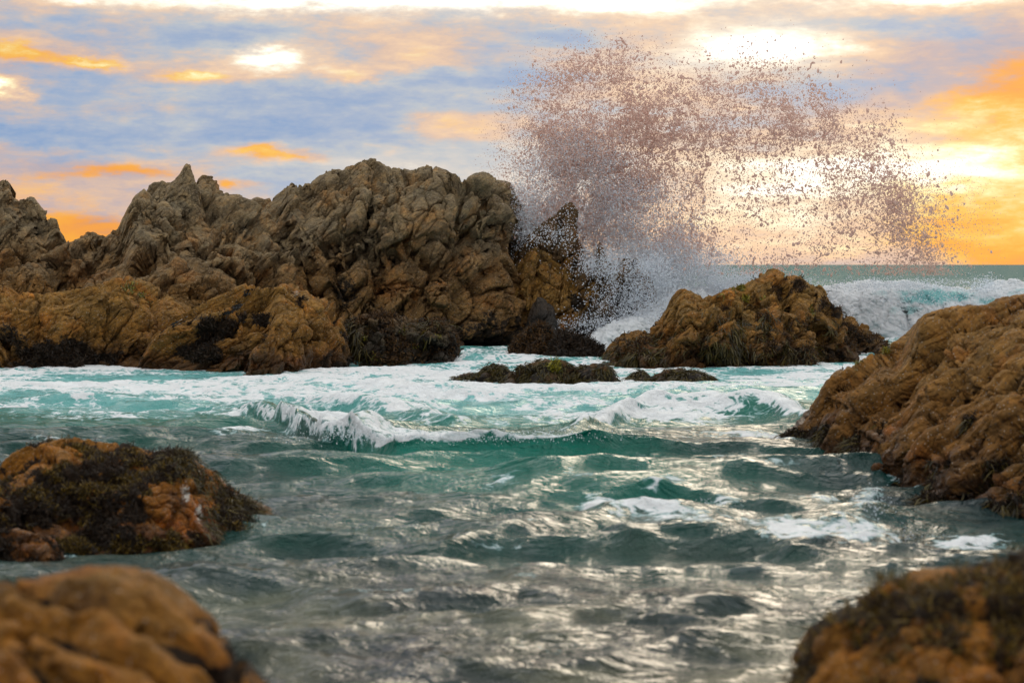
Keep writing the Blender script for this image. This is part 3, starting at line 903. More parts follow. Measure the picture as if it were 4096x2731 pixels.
# --- big rounded rock on the right
def right_algae(V, nn):
    n = fbm(V * 2.2, 4, .6, 36)
    a = blob_field(V, [(810, 436, 30, 14, .9), (850, 460, 24, 30, .8), (880, 480, 40, 16, .8), (960, 505, 80, 22, 1), (1010, 470, 60, 16, .6), (900, 440, 24, 9, .6), (1024, 520, 80, 18, 1), (935, 465, 30, 10, .5)])
    return np.clip(a * .85 + n * .55 - .06, 0, 1)


o, V, nn, al = make_rock('rounded_rock', M_RIGHT, 'huge smooth-folded brown rock filling the right edge, sloping down left into the water', 'rock',
          sky=[(764, 448), (770, 443), (782, 432), (795, 420), (806, 406), (817, 392), (821, 380), (832, 371), (853, 363), (862, 357), (871, 352), (892, 341), (902, 334), (908, 329), (912, 322), (917, 316), (925, 312), (936, 309), (953, 305),
               (965, 304), (980, 305), (990, 300), (1001, 296), (1024, 293), (1070, 288), (1120, 296), (1180, 326), (1240, 396), (1260, 466)],
          D=[(770, 20.6), (850, 20.4), (1024, 18.6), (1260, 18.0)], df=6.3, db=3.0, n=1.9, nx=1000, nt=440, nb=30, base=-.5, anchor=905, seed=163, rough=.045, algae=right_algae,
          levels=[(1.1, .22, .11, 2.4, J(35)), (.42, .08, .05, 2.0, J(30)), (.15, .022, .018, 1.8, J(30))], flow=[(.85, .17, 2.6, J(35)), (.36, .045, 2.6, J(30))])
strands('rockweed', V, nn, (al > .5) * (.3 + al), 9000, .16, .008, W_OLIVE, o, 'hang', 5, 12, spread=.4)
strands('dark_turf', V, nn, (al > .5) * 1.0, 14000, .06, .008, W_BLACK, o, 'tuft', 3, 13)
for k, (x, y) in enumerate([(893, 352), (876, 356), (862, 364)][:2]):
    strands('sea_lettuce', V, nn, blob_field(V, [(887 if k == 0 else 862, 350 if k == 0 else 366, 5, 3.5, 1)]) ** 2, 200, .035, .007, W_LIME, o, 'tuft', 3, 70 + k,
            label='yellow green weed tuft on the skyline')


# --- weedy rock in the left foreground
def nearweed(V, nn):
    n = fbm(V * 2.6, 4, .6, 46)
    px, py = to_px(V)
    a = blob_field(V, [(60, 500, 80, 40, .95), (120, 470, 60, 28, .85), (100, 540, 80, 16, 1), (230, 510, 26, 30, .75), (170, 455, 40, 12, .8), (5, 470, 14, 20, .5)])
    g = blob_field(V, [(184, 512, 14, 34, 1), (25, 458, 26, 12, .9), (70, 452, 24, 8, .5), (160, 490, 12, 10, .6)])
    return np.clip(a * .95 + n * .85 - g * .5 + .14, 0, 1)


o, V, nn, al = make_rock('weed_covered_rock', M_NEAR, 'dark weed-covered rock in the left foreground with orange patches and a streak of white crust', 'rock',
          sky=[(-70, 480), (-40, 462), (-15, 468), (0, 462), (7, 453), (20, 447), (34, 443), (52, 439), (72, 436.5), (88, 439), (103, 442), (118, 442), (129, 443.5), (140, 448), (150, 450), (162, 449), (172, 447.5), (182, 448), (190, 452), (198, 462), (207, 467), (215, 472),
               (229, 486), (243, 495), (256, 501), (268, 506), (278, 516), (284, 538)],
          D=14.4, df=1.45, db=1.1, n=2.1, nx=760, nt=360, nb=30, base=-.4, anchor=110, seed=171, rough=.022, algae=nearweed,
          crust=lambda V, nn: blob_field(V, [(186, 492, 9, 16, .72), (199, 512, 8, 16, .70), (175, 510, 5, 8, .5), (120, 478, 7, 6, .5)]),
          levels=[(.42, .13, .05, 1.4, J(140)), (.17, .05, .025, 1.4, J(150))], flow=[(.5, .06, 1.8, J(140))])
strands('dark_turf', V, nn, (al > .46) * 1.0, 24000, .045, .0042, W_BLACK, o, 'tuft', 4, 14, frontonly=False)
strands('rust_turf', V, nn, (al > .40) * np.clip(fbm(V * 3, 3, .6, 88) * 2.2, 0, 1), 17000, .048, .005, W_GOLD, o, 'tuft', 4, 15, frontonly=False)
strands('rockweed', V, nn, blob_field(V, [(180, 458, 18, 10, 1), (205, 478, 12, 14, .7), (235, 500, 12, 10, 1), (255, 512, 10, 9, 1), (215, 520, 16, 16, .4)]) ** 1.2, 3800, .13, .004, W_OLIVE, o, 'hang', 6, 16, spread=.5, frontonly=False)
o, V, nn, al = make_rock('orange_rock', M_NEAR, 'small orange and black rock low at the left edge, below the weed-covered one', 'rock',
          sky=[(-60, 528), (-30, 524), (0, 530), (14, 527), (29, 531), (42, 533), (52, 537), (58, 545), (64, 556), (70, 572)],
          D=12.6, df=.8, db=.5, n=2.1, nx=360, nt=220, nb=24, base=-.35, anchor=5, seed=179, rough=.02,
          algae=lambda V, nn: np.clip(fbm(V * 4, 4, .6, 56) * .9 + .36, 0, 1),
          levels=[(.30, .10, .045, 1.3, J(30)), (.13, .04, .02, 1.3, J(40))])
strands('dark_turf', V, nn, (al > .46) * 1.0, 9000, .035, .004, W_BLACK, o, 'tuft', 4, 17, frontonly=False)

# --- closest rocks, out of focus
make_rock('closest_rock', M_BLUR, 'tan and orange rock in the bottom left corner, closest to the camera and blurred', 'rock',
          sky=[(-90, 600), (-50, 586), (0, 580), (34, 577), (60, 571), (86, 565), (121, 565), (146, 569), (165, 578), (183, 590), (195, 603), (207, 611), (220, 629), (229, 645), (246, 660), (269, 684), (300, 730), (330, 800)],
          D=[(-90, 4.9), (120, 4.7), (330, 4.4)], df=1.5, db=.8, n=1.9, nx=420, nt=300, nb=24, base=.2, anchor=60, seed=191, rough=.030, smooth_sky=4,
          algae=lambda V, nn: np.clip(.30 + .75 * fbm(np.stack([V[:, 0] * 1.1 - V[:, 2] * .3, V[:, 1] * 2, V[:, 2] * 5 + V[:, 0] * 1.6], 1), 3, .5, 91), 0, .60),  # stretched dark streaks paint crease shade along with algae
          strata=(.105, .085, J(-16)), levels=[(.15, .03, .03, 3.0, J(-18))], flow=[(.30, .06, 3.0, J(-18))])
o, V, nn, al = make_rock('mossy_near_rock', M_NEAR, 'blurred olive and rust weedy rock in the bottom right corner', 'rock',
          sky=[(785, 800), (788, 730), (792, 684), (795, 641), (805, 628), (818, 618), (835, 609), (853, 601), (863, 592), (871, 586), (884, 580), (897, 577), (908, 570), (919, 568), (940, 567), (958, 566), (976, 563), (993, 559), (1014, 553), (1024, 544),
               (1060, 530), (1110, 540), (1150, 600), (1180, 700)],
          D=[(785, 6.2), (1180, 6.2)], df=1.2, db=.8, n=2.0, nx=520, nt=300, nb=24, base=.0, anchor=1000, seed=197, rough=.016,
          algae=lambda V, nn: np.clip(fbm(V * 3.4, 4, .6, 66) * .9 + .64, 0, 1),
          levels=[(.28, .07, .03, 1.4, J(40)), (.12, .03, .015, 1.4, J(50))])
strands('rockweed', V, nn, (al > .42) * (V[:, 0] < 2.6) * 1.0, 26000, .05, .0028, W_GOLD, o, 'tuft', 4, 18, frontonly=False)
strands('rust_turf', V, nn, (al > .35) * 1.0, 10000, .035, .003, W_RUST, o, 'tuft', 4, 19, frontonly=False)


# ------------------------------------------------------------------ the sea
def foam_and_height(X, Y):
    """water height, sideways drift and foam cover over the sea at (X, Y)"""
    n = len(X)
    rs = np.random.RandomState(3)
    px = 512 + F * X / np.maximum(Y, .5)
    py = HY + F * H / np.maximum(Y, .5)
    Z = np.zeros(n)
    DX = np.zeros(n)
    DY = np.zeros(n)
    P0 = np.stack([X, Y, np.zeros(n)], 1)
    group = 1 + .55 * fbm(P0 * .16, 2, .5, 5)          # waves come in groups
    fade = 1 / (1 + (Y / 240.0) ** 2)
    for k in range(46):
        lam = .38 * (1.135 ** k) * (1 + .1 * rs.rand())
        if lam > 42:
            break
        th = rs.normal() * (.50 if lam < .8 else .26) + (.18 if lam < 2.5 else .1)
        kx, ky = math.sin(th) * 2 * math.pi / lam, -math.cos(th) * 2 * math.pi / lam
        amp = .0098 * lam ** .66 * (1 + .75 * math.exp(-(math.log(lam / 1.5) / .5) ** 2)) if lam < 3 else .0085 * 3 ** .70 * (lam / 3) ** .55
        amp = amp * (.6 + .8 * rs.rand())
        if lam < 3.0:
            a = amp * np.clip(1.3 - (Y * .0075) / lam, 0, 1)
        else:
            a = amp * np.clip((Y - 8) / 40, .35, 2.0 if lam > 6 else 1.2)
        a = a * group * fade * (1 - .62 * np.exp(-((Y - 34) / 5.5) ** 2))
        ph = kx * X + ky * Y + rs.rand() * 6.28
        Z += a * np.sin(ph)
        q = .9
        DX += q * a * math.sin(th) * np.cos(ph)
        DY += -q * a * math.cos(th) * np.cos(ph)
    chop = 1 - 2 * np.abs(perlin(P0 * np.array([.9, 1.7, 1]), 3))
    Z += .032 * chop * fade * (1 - .5 * np.exp(-((Y - 34) / 5.5) ** 2)) * np.clip(1.2 - Y / 60, 0, 1)
    near = np.clip(1.3 - Y / 26, 0, 1)
    Z += .020 * (1 - 2 * np.abs(perlin(P0 * np.array([1.2, 3.0, 1]) + .4 * chop[:, None], 8))) * near
    Z += .010 * (1 - 2 * np.abs(perlin(P0 * np.array([3.0, 6.5, 1]) + .8 * chop[:, None], 9))) * near
    Z += .003 * perlin(P0 * np.array([9, 15, 1]), 10) * near
    foam = np.zeros(n)
    aer_lit = np.zeros(n)

    def B(cx, cy, rx, ry):
        return np.exp(-((px - cx) / rx) ** 2 - ((py - cy) / ry) ** 2)
    # ---- foam carpet round the rocks
    band = 1 / (1 + np.exp(-(py - 352) / 3)) * 1 / (1 + np.exp((py - (416 + 12 * np.exp(-((px - 430) / 190) ** 2) + 5 * np.sin(px / 70))) / 12))
    foam = np.maximum(foam, band * .80)
    aer_lit = np.maximum(aer_lit, band)
    for (cx, cy, rx, ry, a) in [(300, 384, 110, 6, .82), (420, 398, 120, 12, .80), (700, 410, 130, 14, .86), (560, 420, 120, 8, .7), (860, 372, 60, 22, .72), (520, 358, 60, 9, .80),
                                (250, 412, 60, 10, .62), (60, 385, 90, 8, .55), (330, 430, 60, 8, .85), (240, 435, 40, 12, .55), (180, 425, 90, 8, .5), (150, 445, 60, 4, .42), (290, 452, 40, 6, .45),
                                (845, 454, 34, 10, .92), (820, 446, 34, 5, .72), (850, 472, 30, 7, .62), (670, 505, 40, 5, .66), (560, 548, 40, 4, .5), (660, 527, 80, 10, .72), (610, 515, 36, 8, .76), (720, 512, 40, 14, .70), (790, 545, 90, 14, .76), (860, 545, 76, 18, .80), (870, 520, 30, 18, .80), (960, 548, 66, 10, .72), (680, 420, 130, 12, .92), (600, 430, 60, 6, .80),
                                (950, 545, 70, 6, .55), (1010, 548, 40, 5, .4), (500, 500, 30, 6, .5), (540, 490, 26, 4, .5), (680, 480, 40, 5, .58), (330, 480, 26, 4, .5), (470, 545, 60, 3, .42), (500, 555, 60, 4, .42),
                                (420, 470, 60, 3, .42), (610, 485, 60, 5, .46), (560, 465, 80, 3, .40), (820, 480, 50, 5, .45), (900, 500, 40, 5, .42), (60, 420, 80, 6, .50), (255, 522, 26, 5, .5), (150, 549, 90, 3, .5), (960, 512, 60, 5, .62), (905, 492, 34, 6, .66), (700, 440, 110, 7, .50), (120, 432, 120, 6, .56), (200, 448, 120, 4, .52), (60, 446, 80, 3, .48), (330, 455, 60, 4, .5), (700, 456, 70, 4, .5), (760, 490, 60, 4, .52), (400, 505, 60, 3, .46), (785, 450, 40, 4, .66), (1000, 520, 50, 5, .68), (930, 500, 34, 5, .66), (60, 556, 70, 3, .56), (240, 535, 34, 4, .58), (570, 455, 90, 3, .46), (690, 475, 70, 3, .5), (300, 424, 110, 6, .70), (760, 436, 70, 4, .6), (740, 470, 80, 5, .5), (380, 600, 120, 10, .36), (620, 590, 160, 6, .34), (560, 650, 160, 12, .36)]:
        foam = np.maximum(foam, a * B(cx, cy, rx, ry))
    # pools of clear turquoise in the carpet
    for (cx, cy, rx, ry, a) in [(100, 380, 60, 3, .5), (205, 377, 40, 2.6, .5), (480, 407, 40, 4, .55), (400, 388, 46, 2.0, .35), (630, 402, 36, 3.0, .4), (790, 398, 60, 4, .55), (700, 428, 70, 5, .75),
                                (560, 432, 110, 4, .4), (780, 424, 40, 4, .6), (860, 402, 50, 4, .5), (750, 372, 40, 2.5, .5), (690, 381, 30, 3, .4), (350, 408, 40, 2.5, .3), (150, 405, 60, 3, .4), (20, 395, 40, 3, .4)]:
        foam -= a * B(cx, cy, rx, ry)
    far = 1 / (1 + np.exp(-(Y - 52) / 4))
    foam = foam * (1 - far)
    for (cx, cy, rx, ry, a) in [(740, 292, 110, 6, .8), (1000, 332, 70, 12, .75), (640, 300, 60, 10, .9), (900, 340, 80, 6, .8), (870, 281, 60, 2, .4), (560, 345, 50, 12, 1.0)]:
        foam = np.maximum(foam, a * B(cx, cy, rx, ry))
        aer_lit = np.maximum(aer_lit, a * B(cx, cy, rx, ry * 1.5))
    aer_lit = np.maximum(aer_lit, .52 * B(500, 475, 190, 34))
    aer_lit = np.maximum(aer_lit, .30 * B(620, 500, 160, 30))
    foam = foam * (.98 + .34 * fbm(P0 * np.array([.35, .9, 1]), 4, .6, 31))
    # ---- the little plunging wave
    cpx = np.array([150, 205, 240, 274, 300, 323, 345, 360, 397, 446, 494, 531, 592, 640, 700, 760])
    cpy = np.array([416, 410, 404, 404, 414, 426, 428, 430, 434, 434, 435, 437, 443, 449, 452, 455])
    hh = .78 * np.array([.02, .07, .17, .30, .32, .33, .34, .36, .37, .37, .36, .34, .26, .14, .07, .02])
    Dc = (H - hh) * F / (cpy - HY)
    Dcc = np.interp(px, cpx, Dc) + .14 * perlin(np.stack([X * .8, X * 0, X * 0], 1), 4)
    hc = np.interp(px, cpx, hh)
    hc = hc * (1 + .16 * perlin(np.stack([X * 2.3, X * 0, X * 0 + 3], 1), 4))
    q = Dcc - Y                                   # positive in front of the crest
    back = hc * np.exp(-np.clip(-q, 0, None) ** 1.4 / 1.6)
    front = hc * np.clip(1 - q / .75, 0, 1) ** 1.3
    add = np.where(q > 0, front, back)
    lipw = np.where(q > 0, np.clip(1 - q / .75, 0, 1) ** 1.1, np.exp(-(q / .35) ** 2))
    curl = np.interp(px, cpx, [0, 0, .1, .22, .3, .4, .55, .8, 1, 1, 1, .9, .5, .2, 0, 0])
    Z += add - .05 * np.exp(-((q - 1.1) / .5) ** 2) * (hc > .1)
    DY -= .52 * lipw * curl
    jag = perlin(np.stack([X * 6, Y * 6, X * 0], 1), 12)
    Z -= .07 * curl * np.exp(-((q - .08) / .09) ** 2) * (.6 + 1.2 * jag)
    lip = np.exp(-((q - .02) / (.10 + .30 * np.clip(jag, 0, 1))) ** 2) * np.clip(curl * 1.4, 0, 1)
    foam = np.maximum(foam, lip * .90)
    lipL = .86 * np.exp(-((q - .16) / (.40 + .3 * jag)) ** 2) * np.interp(px, [215, 250, 300, 380, 440], [0, .8, .95, .8, 0])
    foam = np.maximum(foam, lipL)
    face = (q > .12) * (q < .9) * curl
    foam = foam * (1 - .85 * face * np.interp(px, [330, 400], [0, 1]))
    foam = np.maximum(foam, .8 * np.exp(-((q + .35) / .45) ** 2) * np.interp(px, [250, 300, 420, 620], [0, .8, 1, .4]))
    aer_lit = np.maximum(aer_lit, .50 * np.exp(-((q - .45) / .6) ** 2) * curl)  # teal of light through the wave face, put into the body colour
    # ---- second swell under the foam, and other ridges : (crest points, height, front width, back width, foam on crest)
    for (pts, ht, fw, bw, fm) in [
            ([(530, 436), (570, 424), (610, 410), (645, 398), (700, 396), (760, 400), (810, 410), (860, 418)], .17, .9, 1.2, .95),
            ([(0, 394), (80, 392), (180, 396), (240, 392)], .12, .8, 1.0, .5),
            ([(250, 384), (330, 381), (420, 384), (500, 388)], .16, .8, 1.2, .9),
            ([(240, 392), (330, 394), (420, 404), (480, 416)], .18, .8, 1.2, .8),
            ([(590, 512), (650, 520), (720, 530), (790, 540), (870, 536), (960, 540)], .12, .35, .6, .62),
            ([(460, 496), (560, 487), (640, 490), (760, 500), (900, 512)], .11, .4, .7, .35),
            ([(640, 452), (700, 447), (760, 450), (850, 452)], .13, .4, .7, .40),
            ([(370, 537), (440, 545), (540, 525), (600, 520), (680, 548)], .10, .35, .6, .30),
            ([(180, 540), (300, 536), (420, 546)], .07, .3, .5, .35),
            ([(280, 590), (420, 600), (520, 585), (640, 600), (800, 590)], .07, .3, .5, .2),
            ([(480, 455), (560, 452), (640, 462)], .06, .3, .5, .2)]:
        cx = np.array([p[0] for p in pts], float)
        cy = np.array([p[1] for p in pts], float)
        D2 = np.interp(px, cx, (H - ht) * F / (cy - HY)) + .2 * perlin(np.stack([X * .9, X * 0 + 7, X * 0], 1), 4)
        env = np.clip((px - cx[0] + 20) / 110, 0, 1) * np.clip((cx[-1] + 20 - px) / 110, 0, 1)
        env = env * env * (3 - 2 * env)
        q2 = D2 - Y
        s = np.where(q2 > 0, np.exp(-(np.clip(q2, 0, None) / fw) ** 2), np.exp(-(np.clip(-q2, 0, None) / bw) ** 2))
        Z += ht * env * s * (1 + .3 * perlin(np.stack([X * 1.7, Y * 1.7, X * 0], 1), 14))
        DY -= fw * .45 * env * s
        cf = np.where(q2 > 0, np.exp(-(np.clip(q2, 0, None) / (fw * (.75 if fm > .7 else .42))) ** 2), np.exp(-(np.clip(-q2, 0, None) / bw) ** 2))
        foam = np.maximum(foam, fm * env * cf)
    # thick foam has body
    lump = .5 + .5 * (1 - 2 * np.abs(perlin(P0 * np.array([1.6, 2.8, 1]), 21)))
    Z += np.clip(foam - .40, 0, .6) * .17 * lump + .035 * np.clip(foam - .35, 0, .5) * fbm(P0 * 5.0, 3, .6, 17)
    return Z, DX, DY, np.clip(foam, 0, 1), np.clip(aer_lit, 0, 1)


def water_material():
    m, N = new_mat('sea_water')
    pos = N.node('ShaderNodeNewGeometry').outputs['Position']
    y = N.sep(pos)[1]
    f = N.attr('foam')
    a = N.attr('aerated_or_lit')
    st = N.v('MULTIPLY', pos, (.85, 1.0, 1.0))
    wp = N.v('SUBTRACT', N.noise(st, 1.3, 4, .6, col=True), (.5, .5, .5))
    p2 = N.v('ADD', st, N.v('SCALE', wp, s=.9))
    n_big = N.m('MULTIPLY_ADD', N.noise(p2, 3.0, 8, .66, .6), .55, N.m('MULTIPLY', N.noise(p2, .95, 6, .60, .5), .45))
    cell = N.m('SUBTRACT', 1, N.m('MULTIPLY', N.voro(p2, 5.5, 'DISTANCE_TO_EDGE'), 3.4), clamp=True)
    n_fine = N.noise(p2, 14, 5, .7)
    web = N.m('ADD', N.m('MULTIPLY_ADD', n_big, 2.0, -.53), N.m('ADD', N.m('MULTIPLY', cell, .22), N.m('MULTIPLY', n_fine, .22)))
    th = N.m('SUBTRACT', 1.23, N.m('MULTIPLY', f, .95))
    mask = N.step(N.m('SUBTRACT', web, th), -.05, .16)
    mask = N.m('MULTIPLY', mask, N.step(f, .05, .25))
    deep = N.ramp(N.noise(st, .5, 4, .6), [(.3, (.001, .015, .019)), (.7, (.0015, .060, .046))])
    shallow = N.ramp(N.noise(st, .9, 5, .6, .5), [(.36, (.004, .013, .016)), (.48, (.012, .022, .016)), (.66, (.150, .148, .092))])
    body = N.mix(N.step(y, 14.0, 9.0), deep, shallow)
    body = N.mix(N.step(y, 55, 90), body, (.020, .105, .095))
    aq = N.mix(N.step(a, .45, 1.0), (.002, .135, .098), (.15, .46, .46))
    body = N.mix(N.step(a, .0, .50), body, aq)
    w = N.node('ShaderNodeBsdfPrincipled')
    N.put(w.inputs['Base Color'], body)
    N.put(w.inputs['Roughness'], N.m('MULTIPLY_ADD', N.step(y, 45, 300), .30, .06))
    w.inputs['IOR'].default_value = 1.33
    # far off, the steep little faces turned to the viewer hide the mirror-like backs of the waves
    N.put(w.inputs['Specular IOR Level'], N.m('MULTIPLY_ADD', N.step(y, 40, 110), -.34, .42))
    r1 = N.noise(N.v('MULTIPLY', pos, (1.3, 2.2, 1)), 1.1, 7, .60, .9)
    r2 = N.noise(N.v('MULTIPLY', pos, (3, 5, 1)), 1.8, 5, .60, .8)
    r3 = N.m('ABSOLUTE', N.m('SUBTRACT', N.noise(N.v('MULTIPLY', pos, (1.2, 2.0, 1)), 1.2, 5, .6, .8), .5))
    hr = N.m('ADD', r1, N.m('SUBTRACT', N.m('MULTIPLY', r2, .30), N.m('MULTIPLY', r3, 1.3)))
    swell = N.m('ABSOLUTE', N.m('SUBTRACT', N.noise(N.v('MULTIPLY', pos, (.10, .22, 1)), 1.0, 7, .62, .6), .5))
    nb = N.bump(hr, .8, N.m('MULTIPLY_ADD', y, .004, .13))
    nb = N.bump(N.m('MULTIPLY', swell, N.step(y, 45, 120)), 1.0, -6.0, nb)
    N.put(w.inputs['Normal'], nb)
    fo = N.node('ShaderNodeBsdfPrincipled')
    N.put(fo.inputs['Base Color'], N.mix(N.m('MULTIPLY', mask, mask), (.38, .66, .70), (.86, .90, .93)))
    fo.inputs['Roughness'].default_value = .75
    hf = N.m('ADD', N.m('MULTIPLY', web, .8), N.m('MULTIPLY', N.noise(p2, 30, 4, .75), .25))
    N.put(fo.inputs['Normal'], N.bump(hf, .9, .14))
    # far waves are smaller than a pixel: what shows of them is mostly their steep, body-coloured faces
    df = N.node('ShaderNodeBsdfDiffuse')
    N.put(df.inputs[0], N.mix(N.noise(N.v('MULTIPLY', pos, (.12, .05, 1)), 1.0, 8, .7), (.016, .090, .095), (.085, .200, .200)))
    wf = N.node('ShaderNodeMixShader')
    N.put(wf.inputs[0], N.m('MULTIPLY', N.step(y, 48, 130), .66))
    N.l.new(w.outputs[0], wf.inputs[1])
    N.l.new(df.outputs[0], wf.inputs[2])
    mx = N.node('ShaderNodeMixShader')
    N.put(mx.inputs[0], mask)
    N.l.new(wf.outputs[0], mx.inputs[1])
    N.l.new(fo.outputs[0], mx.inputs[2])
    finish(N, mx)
    return m


M_WATER = water_material()


def build_sea():
    # rows crowd together where waves are seen large, columns crowd together in view
    d = [2.5]
    while d[-1] < 9000:
        D = d[-1]
        if D < 7:
            s = .05
        elif D < 17:
            s = .030 * (D / 9)
        elif D < 20.5:
            s = .024
        elif D < 60:
            s = .09 * (D / 28)
        elif D < 200:
            s = .004 * D * (D / 60)
        else:
            s = .06 * D
        d.append(D + s)
    d = np.array(d)
    u = np.linspace(-1, 1, 880)
    cu = np.where(np.abs(u) < .88, u / .88 * .325, np.sign(u) * (.325 + ((np.abs(u) - .88) / .12) ** 2 * 1.6))
    X = cu[None, :] * d[:, None]
    Y = np.repeat(d[:, None], len(u), 1)
    X, Y = X.ravel(), Y.ravel()
    Z, DX, DY, foam, aer_lit = foam_and_height(X, Y)
    V = np.stack([X + DX, Y + DY, Z], 1)
    print('SEA rows', len(d), 'verts', len(V))
    faces = grid_faces(len(d), len(u))
    me = fast_mesh('sea', V, faces, M_WATER, True, {'foam': foam, 'aerated_or_lit': aer_lit})
    link('sea', me, kind='structure', label='teal sea streaked with white foam')


build_sea()


# ------------------------------------------------------------------ breakers
def foam_material():
    m, N = new_mat('breaker_foam')
    pos = N.node('ShaderNodeNewGeometry').outputs['Position']
    t = N.attr('thin')
    n = N.noise(pos, 1.6, 7, .68, .4)
    f = N.step(N.m('ADD', N.m('MULTIPLY', t, .9), N.m('MULTIPLY', N.m('SUBTRACT', n, .5), 1.3)), .30, .75)
    c = N.mix(f, (.86, .90, .94), (.20, .56, .58))
    b = N.node('ShaderNodeBsdfPrincipled')
    N.put(b.inputs['Base Color'], c)
    N.put(b.inputs['Roughness'], N.m('SUBTRACT', .8, N.m('MULTIPLY', f, .5)))
    h = N.m('ADD', N.noise(pos, 5, 8, .75, .5), N.m('MULTIPLY', N.noise(pos, 22, 4, .8), .4))
    N.put(b.inputs['Normal'], N.bump(h, .6, .12))
    tr = N.node('ShaderNodeBsdfTranslucent')
    N.put(tr.inputs[0], c)
    mx = N.node('ShaderNodeMixShader')
    mx.inputs[0].default_value = .22
    N.l.new(b.outputs[0], mx.inputs[1])
    N.l.new(tr.outputs[0], mx.inputs[2])
    finish(N, mx)
    return m


M_FOAM = foam_material()


def breaker(name, label, thin_pts, **kw):
    V, nn, faces, al, cr, nr, nc = rock_shape(**kw)
    V = V + nn * (.13 * np.abs(fbm(V * np.array([1.6, 1.6, 1.0]), 4, .6, 77)))[:, None]
    th = blob_field(V, thin_pts)
    me = fast_mesh(name, V, faces, M_FOAM, True, {'thin': th})
    return link(name, me, kind='structure', label=label)


breaker('breaking_wave', 'tall white breaker with aqua crest rolling in behind the islet', [(935, 296, 50, 9, 1), (885, 292, 24, 6, .5), (985, 300, 22, 8, .6), (1060, 300, 60, 14, 1), (905, 310, 30, 8, .5)],
        sky=[(790, 300), (815, 288), (832, 285), (848, 284), (865, 280), (880, 283), (900, 281), (925, 284), (950, 287), (968, 290), (985, 286), (1000, 281), (1010, 279), (1024, 283), (1080, 280), (1160, 290), (1230, 312)],
        D=[(790, 52), (1230, 50)], df=2.6, db=3.0, n=1.55, nx=620, nt=160, nb=30, base=-.4, anchor=1000, seed=211, rough=.10,
        levels=[(.8, .12, .02, 1.0, 0)])
breaker('surge', 'white surge pouring between the stacks and the islet below the spray', [(650, 300, 10, 4, .2)],
        sky=[(560, 352), (578, 342), (590, 334), (602, 326), (618, 318), (635, 311), (650, 304), (665, 296), (690, 288), (715, 284), (745, 282), (780, 286), (810, 300)],
        D=[(560, 42.5), (620, 44), (810, 50)], df=1.8, db=2.5, n=1.9, nx=420, nt=160, nb=24, base=-.3, anchor=660, seed=223, rough=.09,
        levels=[(.6, .10, .02, 1.0, 0)])


# ------------------------------------------------------------------ spray
def drop_material(name, col, rough, trans):
    m, N = new_mat(name)
    b = N.node('ShaderNodeBsdfPrincipled')
    b.inputs['Base Color'].default_value = col + (1,)
    b.inputs['Roughness'].default_value = rough
    b.inputs['IOR'].default_value = 1.33
    tr = N.node('ShaderNodeBsdfTranslucent')
    tr.inputs[0].default_value = col + (1,)
    mx = N.node('ShaderNodeMixShader')
    mx.inputs[0].default_value = trans
    N.l.new(b.outputs[0], mx.inputs[1])
    N.l.new(tr.outputs[0], mx.inputs[2])
    finish(N, mx)
    return m


M_DROP = drop_material('water_drops', (.86, .70, .64), .25, .64)
M_MIST = drop_material('white_mist_drops', (.86, .90, .95), .6, .5)


